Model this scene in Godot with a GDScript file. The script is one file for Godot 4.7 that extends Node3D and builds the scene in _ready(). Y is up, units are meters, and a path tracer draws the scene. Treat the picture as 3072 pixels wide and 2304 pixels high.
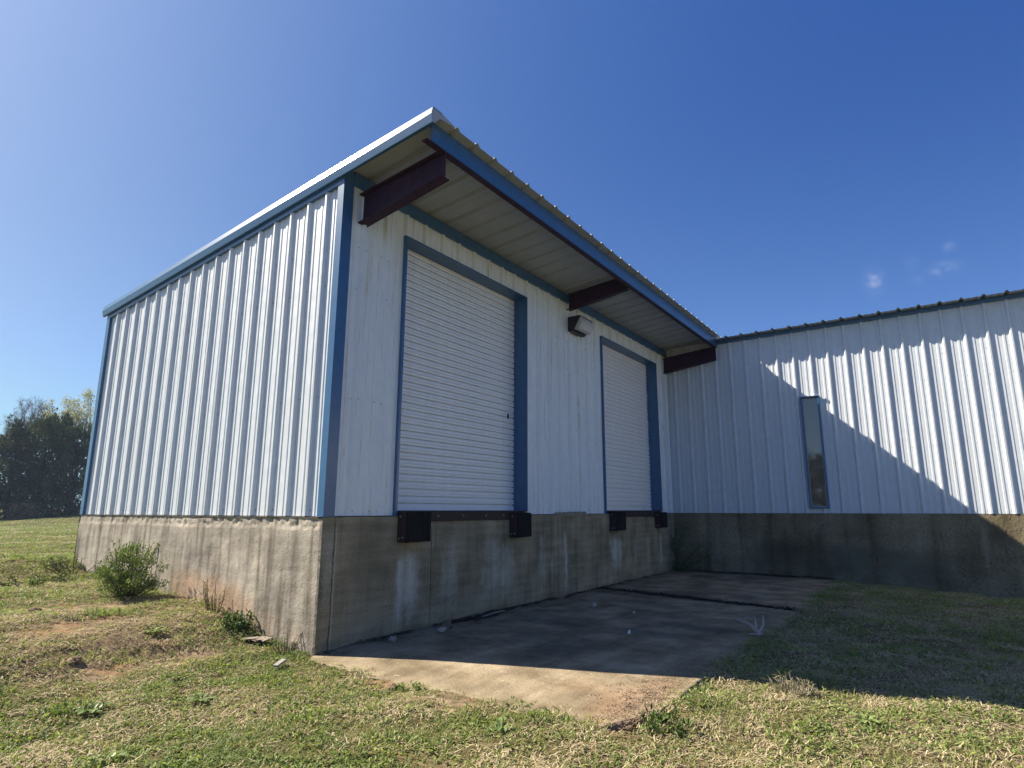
extends Node3D
# Metal dock building with two roll-up doors, seen across a lawn. Origin: front corner of the dock at the top of its concrete base.
# x runs along the dock front, z comes out of it towards the lawn, y is up; metres.

const RIB := 0.3048          # rib pitch of the metal sheets
const DOCK_L := 8.85        # length of the dock front
const DOCK_D := 5.5055       # depth of the dock
const SLOPE := 0.081         # fall of the dock roof towards the back
const EXPO := 2.5
const SUN_TO := Vector3(-0.36, 0.93, -1.0)   # towards the sun

var rng := RandomNumberGenerator.new()
var used := {}
var M := {}
var bump_noise := FastNoiseLite.new()
var patch_noise := FastNoiseLite.new()
var fine_noise := FastNoiseLite.new()

# ---------------------------------------------------------------- nodes
func numbered(called: String, parent: Node) -> String:
	var key := str(parent.get_instance_id()) + called
	var n: int = used.get(key, 0)
	used[key] = n + 1
	return called if n == 0 else "%s_%03d" % [called, n]

func thing(called: String, label: String, category: String, at := Vector3.ZERO, group := "") -> Node3D:
	var o := Node3D.new()
	o.name = numbered(called, self)
	add_child(o, true)
	o.position = at
	tag(o, label, category, group)
	return o

func tag(o: Node, label: String, category: String, group := "") -> void:
	o.set_meta("label", label)
	o.set_meta("category", category)
	if group != "":
		o.set_meta("group", group)

func holder(called: String, parent: Node) -> Node3D:
	var o := Node3D.new()
	o.name = numbered(called, parent)
	parent.add_child(o, true)
	return o

func begin() -> SurfaceTool:
	var st := SurfaceTool.new()
	st.begin(Mesh.PRIMITIVE_TRIANGLES)
	st.set_smooth_group(-1)
	return st

func finish(st: SurfaceTool, tangents := false) -> ArrayMesh:
	st.generate_normals()
	if tangents:
		st.generate_tangents()
	return st.commit()

func obj(called: String, mesh: Mesh, mat: Material, parent: Node) -> MeshInstance3D:
	var o := MeshInstance3D.new()
	o.name = numbered(called, parent)
	o.mesh = mesh
	o.material_override = mat
	parent.add_child(o, true)
	return o

func dup(root: Node3D, at: Vector3, turn: float, scl: Vector3, label: String) -> Node3D:
	var base_name := String(root.name)
	var r: Node3D = root.duplicate()
	r.name = numbered(base_name, self)
	add_child(r, true)
	r.position = at
	r.rotation.y = turn
	r.scale = scl
	r.set_meta("label", label)
	return r

# ---------------------------------------------------------------- shapes
func tri(st: SurfaceTool, a: Vector3, b: Vector3, c: Vector3) -> void:
	st.add_vertex(a); st.add_vertex(b); st.add_vertex(c)

func quad(st: SurfaceTool, a: Vector3, b: Vector3, c: Vector3, d: Vector3) -> void:
	tri(st, a, b, c); tri(st, a, c, d)

func quad_uv(st: SurfaceTool, p: Array, uv: Array) -> void:
	for i in [0, 1, 2, 0, 2, 3]:
		st.set_uv(uv[i])
		st.add_vertex(p[i])

func box(st: SurfaceTool, lo: Vector3, hi: Vector3, c := 0.0) -> void:
	# a box with chamfered vertical and horizontal edges when c > 0
	if c <= 0.0:
		var p := [Vector3(lo.x, lo.y, lo.z), Vector3(hi.x, lo.y, lo.z), Vector3(hi.x, hi.y, lo.z), Vector3(lo.x, hi.y, lo.z), Vector3(lo.x, lo.y, hi.z), Vector3(hi.x, lo.y, hi.z), Vector3(hi.x, hi.y, hi.z), Vector3(lo.x, hi.y, hi.z)]
		for f in [[0, 1, 2, 3], [5, 4, 7, 6], [4, 0, 3, 7], [1, 5, 6, 2], [3, 2, 6, 7], [4, 5, 1, 0]]:
			quad(st, p[f[0]], p[f[1]], p[f[2]], p[f[3]])
		return
	var prof := PackedVector2Array([Vector2(lo.x + c, lo.y), Vector2(hi.x - c, lo.y), Vector2(hi.x, lo.y + c), Vector2(hi.x, hi.y - c), Vector2(hi.x - c, hi.y), Vector2(lo.x + c, hi.y), Vector2(lo.x, hi.y - c), Vector2(lo.x, lo.y + c)])
	var mid := (Vector2(lo.x, lo.y) + Vector2(hi.x, hi.y)) * 0.5
	var rings := []
	for k in [[lo.z, c], [lo.z + c, 0.0], [hi.z - c, 0.0], [hi.z, c]]:
		var ring := []
		for q in prof:
			var v := q - mid
			v.x -= signf(v.x) * float(k[1])
			v.y -= signf(v.y) * float(k[1])
			ring.append(Vector3(mid.x + v.x, mid.y + v.y, k[0]))
		rings.append(ring)
	for i in 3:
		for j in 8:
			quad(st, rings[i][j], rings[i][(j + 1) % 8], rings[i + 1][(j + 1) % 8], rings[i + 1][j])
	for ring in [rings[0], rings[3]]:
		for j in range(1, 7):
			tri(st, ring[0], ring[j], ring[j + 1])

func sweep(st: SurfaceTool, prof: PackedVector2Array, o: Vector3, u: Vector3, v: Vector3, run: Vector3, closed := true) -> void:
	# extrudes a profile in the plane u, v from o along run, with end caps when closed
	var n := prof.size()
	var a := []
	for q in prof:
		a.append(o + u * q.x + v * q.y)
	for i in (n if closed else n - 1):
		quad(st, a[i], a[(i + 1) % n], a[(i + 1) % n] + run, a[i] + run)
	if closed:
		var idx := Geometry2D.triangulate_polygon(prof)
		for off in [Vector3.ZERO, run]:
			for i in range(0, idx.size(), 3):
				tri(st, a[idx[i]] + off, a[idx[i + 1]] + off, a[idx[i + 2]] + off)

func tube(st: SurfaceTool, pts: Array, radii: Array, sides := 6) -> void:
	var rings := []
	for i in pts.size():
		var d: Vector3 = (pts[mini(i + 1, pts.size() - 1)] - pts[maxi(i - 1, 0)]).normalized()
		var s := d.cross(Vector3.UP if absf(d.y) < 0.9 else Vector3.RIGHT).normalized()
		var t := d.cross(s)
		var ring := []
		for k in sides:
			var a := TAU * k / sides
			ring.append(pts[i] + (s * cos(a) + t * sin(a)) * float(radii[i]))
		rings.append(ring)
	for i in pts.size() - 1:
		for k in sides:
			quad(st, rings[i][k], rings[i][(k + 1) % sides], rings[i + 1][(k + 1) % sides], rings[i + 1][k])
	for ring in [rings[0], rings[-1]]:
		for k in range(1, sides - 1):
			tri(st, ring[0], ring[k], ring[k + 1])

# ---------------------------------------------------------------- ribbed metal sheets
func rib_profile(a: float, b: float, c: float, minor := 0.0055) -> Array:
	# points (u, height) of the ribbed sheet between u = a and u = b, one big rib at c + k * RIB and two small ones between
	var shape := [[-0.036, 0.0], [-0.0145, 0.031], [-0.0125, 0.033], [0.0125, 0.033], [0.0145, 0.031], [0.036, 0.0], [0.0826, 0.0], [0.0876, minor], [0.1156, minor], [0.1206, 0.0], [0.1842, 0.0], [0.1892, minor], [0.2172, minor], [0.2222, 0.0], [RIB - 0.036, 0.0]]
	var pts := []
	var k0 := int(floor((a - c) / RIB)) - 1
	var k1 := int(ceil((b - c) / RIB)) + 1
	for k in range(k0, k1 + 1):
		for s in shape:
			pts.append(Vector2(c + k * RIB + s[0], s[1]))
	var out := []
	for i in pts.size() - 1:
		var p: Vector2 = pts[i]
		var q: Vector2 = pts[i + 1]
		if q.x - p.x < 1e-6:
			continue
		if p.x <= a and q.x > a:
			out.append(p.lerp(q, (a - p.x) / (q.x - p.x)))
		elif p.x > a and p.x < b and (out.is_empty() or p.x - out[-1].x > 1e-5):
			out.append(p)
		if p.x < b and q.x >= b:
			out.append(p.lerp(q, (b - p.x) / (q.x - p.x)))
	return out

func ribbed(st: SurfaceTool, o: Vector3, u: Vector3, v: Vector3, n: Vector3, a: float, b: float, c: float, v0: Callable, v1: Callable, tile: Vector2, dent := 0.0, minor := 0.0055) -> void:
	# a ribbed sheet: u across the ribs, v along them, n outwards; v0 and v1 give its ends for each u
	var pts := rib_profile(a, b, c, minor)
	for i in pts.size() - 1:
		var p: Vector2 = pts[i]
		var q: Vector2 = pts[i + 1]
		var pa: float = v0.call(p.x)
		var pb: float = v1.call(p.x)
		var qa: float = v0.call(q.x)
		var qb: float = v1.call(q.x)
		if pb - pa < 0.002:
			continue
		var steps := 4 if dent > 0.0 else 1
		for s in steps:
			var t0 := float(s) / steps
			var t1 := float(s + 1) / steps
			var ws := [Vector2(p.x, lerpf(pa, pb, t0)), Vector2(q.x, lerpf(qa, qb, t0)), Vector2(q.x, lerpf(qa, qb, t1)), Vector2(p.x, lerpf(pa, pb, t1))]
			var hs := [p.y, q.y, q.y, p.y]
			var pos := []
			var uvs := []
			for k in 4:
				var w: Vector2 = ws[k]
				var wob := dent * bump_noise.get_noise_2d(w.x * 0.9 + o.x * 31.0 + o.z * 17.0, w.y * 1.4)
				pos.append(o + u * w.x + v * w.y + n * (float(hs[k]) + wob))
				uvs.append(Vector2(w.x / tile.x, -w.y / tile.y))
			quad_uv(st, pos, uvs)

# ---------------------------------------------------------------- textures
func noise_bytes(w: int, h: int, freq: float, sd: int, oct := 4, kx := 1, ky := 1) -> PackedByteArray:
	var n := FastNoiseLite.new()
	n.seed = sd
	n.noise_type = FastNoiseLite.TYPE_SIMPLEX_SMOOTH
	n.frequency = freq
	n.fractal_octaves = oct
	var im := n.get_image(maxi(2, w / kx), maxi(2, h / ky), false, false, true)
	if kx > 1 or ky > 1:
		im.resize(w, h, Image.INTERPOLATE_CUBIC)
	return im.get_data()

func put(d: PackedByteArray, i: int, r: float, g: float, b: float) -> void:
	d[i] = clampi(int(r), 0, 255); d[i + 1] = clampi(int(g), 0, 255); d[i + 2] = clampi(int(b), 0, 255)

func concrete(w: int, h: int, base: Vector3, sd: int, size: Vector2, streaks: Array, opt := {}) -> StandardMaterial3D:
	# weathered concrete: blotches, vertical runs, pits, grain; streaks are [x, half width, y top, y bottom, strength, colour]
	var coarse := noise_bytes(w, h, 0.008, sd, 5)
	var runs := noise_bytes(w, h, 0.035, sd + 1, 4, 1, int(opt.get("run_stretch", 14)))
	var grain := noise_bytes(w, h, 0.22, sd + 2, 3)
	var boards := noise_bytes(w, h, 0.05, sd + 3, 3, 12, 1)
	var edge := noise_bytes(w, h, 0.03, sd + 4, 4)
	var runk: float = opt.get("runs", 40.0)
	var boardk: float = opt.get("boards", 14.0)
	var blotk: float = opt.get("blotch", 46.0)
	var pitk: float = opt.get("pits", 1.0)
	var data := PackedByteArray()
	data.resize(w * h * 3)
	var hgt := PackedByteArray()
	hgt.resize(w * h * 3)
	for i in w * h:
		var c := coarse[i] / 255.0 - 0.5
		var r := runs[i] / 255.0 - 0.5
		var g := grain[i] / 255.0 - 0.5
		var b := boards[i] / 255.0 - 0.5
		var dark := 0.0
		if r < -0.08:
			dark = (-0.08 - r) * 1.6
		var k := c * blotk + r * runk * 0.5 + g * 34.0 + b * boardk - dark * runk
		var pit := 1.0
		if pitk > 0.0 and grain[i] < 42 and edge[i] > 140:
			pit = 0.55
		put(data, i * 3, (base.x + k) * pit, (base.y + k * 0.98 - c * 2.0) * pit, (base.z + k * 0.94 - c * 5.0) * pit)
		var z := 128.0 + g * 90.0 + b * 40.0 + c * 50.0
		if pit < 1.0:
			z -= 90.0
		put(hgt, i * 3, z, z, z)
	var px := w / size.x
	var py := h / size.y
	for s in streaks:
		var col: Vector3 = s[5]
		var x0 := maxi(0, int((s[0] - s[1] * 1.6) * px))
		var x1 := mini(w, int((s[0] + s[1] * 1.6) * px) + 1)
		var y0 := maxi(0, int(s[2] * py))
		var y1 := mini(h, int(s[3] * py))
		for y in range(y0, y1):
			for x in range(x0, x1):
				var i := y * w + x
				var e := edge[i] / 255.0 - 0.5
				var t: float = absf(x / px - s[0] + e * s[1] * 1.1) / s[1]
				var f := clampf(1.25 - t, 0.0, 1.0)
				var end := minf((y - y0) / (0.13 * py) + e * 0.8, (y1 - y) / (0.28 * py) + e)
				f *= clampf(end, 0.0, 1.0) * s[4] * clampf(0.45 + runs[i] / 255.0 * 0.7 + (grain[i] / 255.0 - 0.5) * 0.9, 0.0, 1.3)
				f = clampf(f, 0.0, 1.0)
				put(data, i * 3, lerpf(data[i * 3], col.x, f), lerpf(data[i * 3 + 1], col.y, f), lerpf(data[i * 3 + 2], col.z, f))
	var m := StandardMaterial3D.new()
	m.albedo_texture = ImageTexture.create_from_image(Image.create_from_data(w, h, false, Image.FORMAT_RGB8, data))
	var hi := Image.create_from_data(w, h, false, Image.FORMAT_RGB8, hgt)
	hi.convert(Image.FORMAT_RGBA8)
	hi.bump_map_to_normal_map(opt.get("bump", 3.0))
	m.normal_enabled = true
	m.normal_texture = ImageTexture.create_from_image(hi)
	m.normal_scale = 1.0
	m.roughness = 0.92
	m.metallic_specular = 0.25
	return m

func painted_sheet(base: Vector3, sd: int, dirt: float, drip: Vector3) -> StandardMaterial3D:
	# factory-painted sheet, 1.83 m by 3.6 m a tile: faint chalking, runs of dirt
	var w := 512
	var h := 1024
	var runs := noise_bytes(w, h, 0.05, sd, 4, 1, 32)
	var spots := noise_bytes(w, h, 0.02, sd + 1, 5)
	var grain := noise_bytes(w, h, 0.3, sd + 2, 2)
	var d := PackedByteArray()
	d.resize(w * h * 3)
	var rough := PackedByteArray()
	rough.resize(w * h * 3)
	for i in w * h:
		var r := runs[i] / 255.0
		var s := spots[i] / 255.0
		var f := clampf((0.42 - r) * 2.2, 0.0, 1.0) * clampf(s * 1.6 - 0.35, 0.0, 1.0) * dirt
		var k := (s - 0.5) * 12.0 + (grain[i] / 255.0 - 0.5) * 7.0
		put(d, i * 3, lerpf(base.x + k, drip.x, f), lerpf(base.y + k, drip.y, f), lerpf(base.z + k, drip.z, f))
		var q := 110.0 + (s - 0.5) * 50.0 + f * 60.0
		put(rough, i * 3, q, q, q)
	var m := StandardMaterial3D.new()
	m.albedo_texture = ImageTexture.create_from_image(Image.create_from_data(w, h, false, Image.FORMAT_RGB8, d))
	m.roughness_texture = ImageTexture.create_from_image(Image.create_from_data(w, h, false, Image.FORMAT_RGB8, rough))
	m.roughness = 1.0
	m.metallic_specular = 0.5
	return m

func plain(c: Color, rough := 0.6, spec := 0.5) -> StandardMaterial3D:
	var m := StandardMaterial3D.new()
	m.albedo_color = c.linear_to_srgb()
	m.roughness = rough
	m.metallic_specular = spec
	return m

func mottled(c: Color, rough: float, sd: int, spread: float, scale := 1.0, spec := 0.5, bump := 0.0) -> StandardMaterial3D:
	# paint or rust with world-space mottling
	var w := 256
	var a := noise_bytes(w, w, 0.03, sd, 5)
	var g := noise_bytes(w, w, 0.2, sd + 1, 2)
	var s := c.linear_to_srgb()
	var d := PackedByteArray()
	d.resize(w * w * 3)
	for i in w * w:
		var k := 1.0 + (a[i] / 255.0 - 0.5) * spread + (g[i] / 255.0 - 0.5) * spread * 0.5
		put(d, i * 3, s.r * 255.0 * k, s.g * 255.0 * k, s.b * 255.0 * k)
	var m := StandardMaterial3D.new()
	m.albedo_texture = ImageTexture.create_from_image(Image.create_from_data(w, w, false, Image.FORMAT_RGB8, d))
	m.uv1_triplanar = true
	m.uv1_world_triplanar = true
	m.uv1_scale = Vector3.ONE * scale
	m.roughness = rough
	m.metallic_specular = spec
	return m

func leafy(rough := 0.6, back := Color(0.10, 0.16, 0.03), spec := 0.3) -> StandardMaterial3D:
	var m := StandardMaterial3D.new()
	m.vertex_color_use_as_albedo = true
	m.roughness = rough
	m.metallic_specular = spec
	m.cull_mode = BaseMaterial3D.CULL_DISABLED
	m.backlight_enabled = true
	m.backlight = back.linear_to_srgb()
	return m

# ---------------------------------------------------------------- sky
func sky_image() -> Image:
	var w := 1536
	var h := 768
	var sun := SUN_TO.normalized()
	var cn := FastNoiseLite.new()
	cn.seed = 5
	cn.frequency = 1.0
	cn.fractal_octaves = 5
	var wisps := []   # small clouds: direction, half width, half height in radians, strength
	for q in [[87.4, 18.75, 0.008, 0.012, 0.40], [92.4, 18.75, 0.012, 0.0055, 0.38], [92.9, 20.3, 0.005, 0.006, 0.14], [90.2, 19.6, 0.005, 0.006, 0.10], [90.4, 18.3, 0.009, 0.004, 0.10], [104.0, 20.0, 0.03, 0.012, 0.3], [72.0, 9.0, 0.03, 0.008, 0.2]]:
		wisps.append([deg_to_rad(q[0]), deg_to_rad(q[1]), q[2], q[3], q[4]])
	var f := PackedFloat32Array()
	f.resize(w * h * 3)
	for y in h:
		var lat := PI * 0.5 - PI * (y + 0.5) / h
		var sl := sin(lat)
		var cl := cos(lat)
		var e := rad_to_deg(maxf(lat, 0.0))
		var hz := exp(-e / 12.0)
		for x in w:
			var az := wrapf(TAU * (x + 0.5) / w, -PI, PI)
			var g := rad_to_deg(acos(clampf(cl * sin(az) * sun.x + sl * sun.y - cl * cos(az) * sun.z, -1.0, 1.0)))
			var r := 0.004 + 0.34 * hz + 0.98 * exp(-g / 19.4) * (1.0 + 3.0 * hz)
			var gg := 0.050 + 0.64 * hz + 1.02 * exp(-g / 23.7) * (1.0 + 2.0 * hz)
			var b := 0.272 + 1.10 * hz + 1.11 * exp(-g / 30.0) * (1.0 + 0.2 * hz)
			b = minf(b, 0.9 + b * 0.06)
			if lat > 0.1 and lat < 0.45 and az > 1.1 and az < 1.95:
				for q in wisps:
					var dx: float = (az - q[0]) * cl / q[2]
					var dy: float = (lat - q[1]) / q[3]
					var dd := dx * dx + dy * dy
					if dd < 6.0:
						var n := cn.get_noise_2d(az * 90.0, lat * 130.0)
						var t: float = clampf(exp(-dd * 0.9) * (0.55 + n * 2.6), 0.0, 1.0) * q[4]
						r = lerpf(r, 0.62, t); gg = lerpf(gg, 0.68, t); b = lerpf(b, 0.93, t)
			if lat < 0.0:
				var t := clampf(-lat * 6.0, 0.0, 1.0)
				r = lerpf(r, 0.20, t); gg = lerpf(gg, 0.19, t); b = lerpf(b, 0.11, t)
			var i := (y * w + x) * 3
			f[i] = r / EXPO; f[i + 1] = gg / EXPO; f[i + 2] = b / EXPO
	return Image.create_from_data(w, h, false, Image.FORMAT_RGBF, f.to_byte_array())

# ---------------------------------------------------------------- terrain
func curve(t: Array, z: float) -> float:
	if z >= t[0][0]:
		return t[0][1]
	for i in t.size() - 1:
		if z >= t[i + 1][0]:
			var k: float = (z - t[i][0]) / (t[i + 1][0] - t[i][0])
			return lerpf(t[i][1], t[i + 1][1], k * k * (3.0 - 2.0 * k))
	return t[-1][1]

const LAY := [[0.4, -1.205], [-0.2, -1.185], [-0.5, -1.15], [-1.37, -0.94], [-2.0, -0.875], [-4.4, -0.82], [-5.8, -0.62], [-9.0, -0.56], [-25.0, -0.50], [-60.0, -0.37], [-90.0, -0.3]]

func ground_y(x: float, z: float) -> float:
	var h := curve(LAY, z)
	if z > 3.0:
		h -= 0.02 * (z - 3.0)
	if z < -15.0:
		h += clampf((x - 13.8) * 0.08, -0.5, 0.5) * clampf((-15.0 - z) / 30.0, 0.0, 1.0)
	h += bump_noise.get_noise_2d(x * 3.0, z * 3.0) * 0.035 * clampf(Vector2(x, z).length() - 0.2, 0.0, 1.0)
	if x > -0.2 and z > 2.6:
		h += 0.042 * smoothstep(0.0, 0.6, x) * clampf((5.5 - z) / 2.0, 0.0, 1.0)
	return h

func inside_built(x: float, z: float) -> bool:
	if x > -0.14 and x < 8.9 and z > -0.05 and z < 3.08:
		return true
	return (x > 0.0 and z < 0.0 and z > -DOCK_D and x < 9.0) or (x > DOCK_L - 0.02 and z > -7.0)

const BARE := [[-0.85, -2.30, 0.50, 0.22, 0.9], [-0.28, -2.15, 0.36, 0.18, 1.0], [-1.28, -1.50, 0.40, 0.28, 0.9], [-0.78, -0.62, 0.40, 0.20, 0.8], [-1.45, -0.62, 0.28, 0.20, 1.0], [-0.95, -1.3, 0.9, 0.75, 0.5], [-0.19, 1.15, 0.14, 0.22, 1.0], [-0.27, 1.83, 0.16, 0.30, 1.0], [0.25, 2.98, 0.45, 0.14, 0.75]]

func bare(x: float, z: float) -> float:
	# 0 grassy .. 1 bare soil
	var b := clampf(patch_noise.get_noise_2d(x * 1.5 + 40.0, z * 1.5) * 1.5 - 0.42, 0.0, 0.6)
	for p in BARE:
		var d := Vector2((x - p[0]) / p[2], (z - p[1]) / p[3]).length() + patch_noise.get_noise_2d(x * 6.0, z * 6.0) * 0.5
		b = maxf(b, clampf(1.5 - d, 0.0, 1.0) * p[4])
	return b

func dry(x: float, z: float) -> float:
	# 0 green .. 1 straw
	var d := 0.40 + patch_noise.get_noise_2d(x * 0.9, z * 0.9 + 100.0) * 0.75 + patch_noise.get_noise_2d(x * 4.0, z * 4.0) * 0.25
	d += clampf((x - 0.2) * 0.25, 0.0, 0.38) * clampf((z - 2.8) * 1.0, 0.0, 1.0)
	if z < -6.0:
		d -= 0.25
	return clampf(d, 0.0, 1.0)

func soil(x: float, z: float) -> Color:
	var turf := Color(0.13, 0.12, 0.06).lerp(Color(0.23, 0.19, 0.11), dry(x, z))
	var n := patch_noise.get_noise_2d(x * 5.0 - 70.0, z * 5.0) * 0.5 + 0.5
	var dirt := Color(0.34, 0.265, 0.18).lerp(Color(0.36, 0.19, 0.105), clampf(n * 3.0 - 1.6, 0.0, 0.8)).lerp(Color(0.20, 0.165, 0.115), clampf(fine_noise.get_noise_2d(x * 10.0, z * 10.0) * 2.0, 0.0, 0.8))
	return turf.lerp(dirt, clampf(bare(x, z) * 1.5, 0.0, 1.0))

func axis(lo: float, hi: float, step: float, far: float) -> Array:
	var a := []
	var t := lo
	while t <= hi + 0.001:
		a.append(t)
		t += step
	var s := step
	var v: float = a[-1]
	while v < far:
		s *= 1.22
		v += s
		a.append(v)
	s = step
	v = lo
	while v > -far:
		s *= 1.22
		v -= s
		a.push_front(v)
	return a

func make_ground() -> void:
	var xs := axis(-5.0, 4.0, 0.09, 450.0)
	var zs := axis(-7.0, 6.0, 0.09, 450.0)
	var st := SurfaceTool.new()
	st.begin(Mesh.PRIMITIVE_TRIANGLES)
	st.set_smooth_group(0)
	for z in zs:
		for x in xs:
			var y := ground_y(x, z)
			if inside_built(x, z) and (x > 0.0 or z > 0.05):
				y = -1.32
			y += fine_noise.get_noise_2d(x * 60.0, z * 60.0) * 0.012 if absf(x) < 6.0 and absf(z) < 8.0 else 0.0
			st.set_color(soil(x, z))
			st.add_vertex(Vector3(x, y, z))
	var nx := xs.size()
	for j in zs.size() - 1:
		for i in nx - 1:
			var a := j * nx + i
			for k in [a, a + 1, a + nx + 1, a, a + nx + 1, a + nx]:
				st.add_index(k)
	st.generate_normals()
	var w := 512
	var g := noise_bytes(w, w, 0.02, 61, 6)
	var f := noise_bytes(w, w, 0.25, 62, 3)
	var d := PackedByteArray()
	d.resize(w * w * 3)
	for i in w * w:
		var k := 205.0 + (g[i] - 128) * 0.45 + (f[i] - 128) * 0.8
		put(d, i * 3, k, k * 0.98, k * 0.94)
	var m := StandardMaterial3D.new()
	m.albedo_texture = ImageTexture.create_from_image(Image.create_from_data(w, w, false, Image.FORMAT_RGB8, d))
	m.uv1_triplanar = true
	m.uv1_world_triplanar = true
	m.uv1_scale = Vector3.ONE * 0.9
	m.vertex_color_use_as_albedo = true
	m.roughness = 1.0
	m.metallic_specular = 0.1
	var o := obj("ground", st.commit(), m, self)
	o.set_meta("kind", "structure")
	tag(o, "gently rising lawn ground with bare patches of tan and red soil", "ground")

func blade(st: SurfaceTool, p: Vector3, ang: float, lean: float, length: float, wid: float, c: Color) -> void:
	var dir := Vector3(cos(ang), 0, sin(ang))
	var side := Vector3(-dir.z, 0, dir.x) * wid * 0.5
	var mid := p + Vector3.UP * length * 0.55 * cos(lean) + dir * length * 0.5 * sin(lean)
	var tip := mid + Vector3.UP * length * 0.45 * cos(lean * 1.8) + dir * length * 0.5 * sin(lean * 1.8)
	st.set_color(c)
	tri(st, p - side, p + side, mid + side * 0.8)
	tri(st, p - side, mid + side * 0.8, mid - side * 0.8)
	tri(st, mid - side * 0.8, mid + side * 0.8, tip)

func tuft(kind: int, n: int) -> ArrayMesh:
	var st := begin()
	for i in n:
		var a := rng.randf() * TAU
		var r := sqrt(rng.randf()) * 0.075
		var p := Vector3(cos(a) * r, -0.006, sin(a) * r)
		var v := rng.randf_range(0.6, 1.4)
		if kind == 0:      # mown grass
			blade(st, p, rng.randf() * TAU, rng.randf_range(0.35, 1.3), rng.randf_range(0.022, 0.055), rng.randf_range(0.0035, 0.007), Color(v, v, v * rng.randf_range(0.8, 1.2)))
		elif kind == 1:    # broad-leaved mix
			var d := Vector3(cos(a * 3.0), rng.randf_range(0.05, 0.9), sin(a * 3.0)).normalized()
			leaf(st, p + Vector3.UP * rng.randf_range(0.004, 0.025), d, (Vector3.UP + rdir() * 0.5).normalized(), rng.randf_range(0.020, 0.042), rng.randf_range(0.008, 0.015), Color(v, v, v * rng.randf_range(0.8, 1.2)))
		else:              # dead thatch lying down
			blade(st, p + Vector3.UP * rng.randf_range(0.0, 0.018), rng.randf() * TAU, rng.randf_range(1.1, 1.6), rng.randf_range(0.035, 0.085), rng.randf_range(0.0035, 0.007), Color(v, v * 0.97, v * 0.93))
	return finish(st)

func make_grass(cam: Vector3) -> void:
	var mats := [leafy(0.6, Color(0.74, 0.8, 0.42), 0.35), leafy(0.6, Color(0.74, 0.8, 0.42), 0.3), leafy(0.75, Color(0.5, 0.46, 0.36))]
	var names := ["grass", "broadleaf_ground_cover", "dead_grass"]
	var labels := ["short mown grass of the lawn round the buildings", "low broad-leaved weeds growing all through the lawn", "straw-coloured dead grass lying through the lawn"]
	var meshes := []
	for k in 3:
		meshes.append([tuft(k, 14), tuft(k, 14), tuft(k, 14)])
	var put_in := []
	for k in 9:
		put_in.append([])
	var cx := cam.x
	var cz := cam.z
	for ring in [[0.6, 7.0, 620.0], [7.0, 12.0, 300.0], [12.0, 22.0, 80.0], [22.0, 42.0, 24.0], [42.0, 66.0, 11.0]]:
		var a0 := -0.35
		var a1 := 2.95
		if ring[0] > 10.0:
			a1 = 0.9
		var area: float = (ring[1] * ring[1] - ring[0] * ring[0]) * 0.5 * (a1 - a0)
		for i in int(area * ring[2]):
			var r := sqrt(rng.randf_range(ring[0] * ring[0], ring[1] * ring[1]))
			var az := rng.randf_range(a0, a1)   # measured from -z towards +x
			var x := cx + sin(az) * r
			var z := cz - cos(az) * r
			if inside_built(x, z):
				# grass creeping over the edges of the slab
				var creep := -0.02 + patch_noise.get_noise_2d(x * 7.0, z * 7.0) * 0.10
				var over: bool = (z < 3.1 and z > 0.1 and x < -0.14 + creep) or (z > 3.08 - maxf(creep, 0.0) and x > 0.6 and x < 9.0)
				if not over:
					continue
			var b := bare(x, z)
			if rng.randf() < b * 0.97:
				continue
			var dr := dry(x, z)
			var kind := 0
			var q := rng.randf()
			if q < dr * 0.7:
				kind = 2
			elif r < 14.0 and q < dr * 0.7 + 0.10 + maxf(0.0, patch_noise.get_noise_2d(x * 2.0 + 9.0, z * 2.0 - 30.0)) * 1.3:
				kind = 1
			var grow := 1.0 + maxf(0.0, r - 7.0) * 0.07
			var s := rng.randf_range(0.7, 1.35)
			var wide := s * grow
			var tall := s * (1.0 + (grow - 1.0) * 0.35) * (0.75 + 1.3 * maxf(0.0, patch_noise.get_noise_2d(x * 3.0, z * 3.0 + 55.0)))
			var y := ground_y(x, z)
			if inside_built(x, z):
				y = maxf(y, -1.185)
			var c := Color(0.185, 0.25, 0.07).lerp(Color(0.42, 0.41, 0.17), clampf(dr + rng.randf_range(-0.3, 0.3), 0.0, 1.0))
			if kind == 1:
				c = Color(0.15, 0.225, 0.065).lerp(Color(0.34, 0.38, 0.13), rng.randf())
			elif kind == 2:
				c = Color(0.60, 0.52, 0.34).lerp(Color(0.34, 0.27, 0.18), rng.randf())
			put_in[kind * 3 + (i % 3)].append([Transform3D(Basis(Vector3.UP, rng.randf() * TAU).scaled(Vector3(wide, tall, wide)), Vector3(x, y, z)), c])
	for k in 3:
		var root := Node3D.new()
		root.name = names[k]
		add_child(root, true)
		tag(root, labels[k], "grass")
		root.set_meta("kind", "stuff")
		for v in 3:
			var list: Array = put_in[k * 3 + v]
			var mm := MultiMesh.new()
			mm.transform_format = MultiMesh.TRANSFORM_3D
			mm.use_colors = true
			mm.mesh = meshes[k][v]
			mm.instance_count = list.size()
			for i in list.size():
				mm.set_instance_transform(i, list[i][0])
				mm.set_instance_color(i, list[i][1])
			var inst := MultiMeshInstance3D.new()
			inst.name = numbered("tufts", root)
			inst.multimesh = mm
			inst.material_override = mats[k]
			inst.set_meta("kind", "stuff")
			root.add_child(inst, true)

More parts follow.
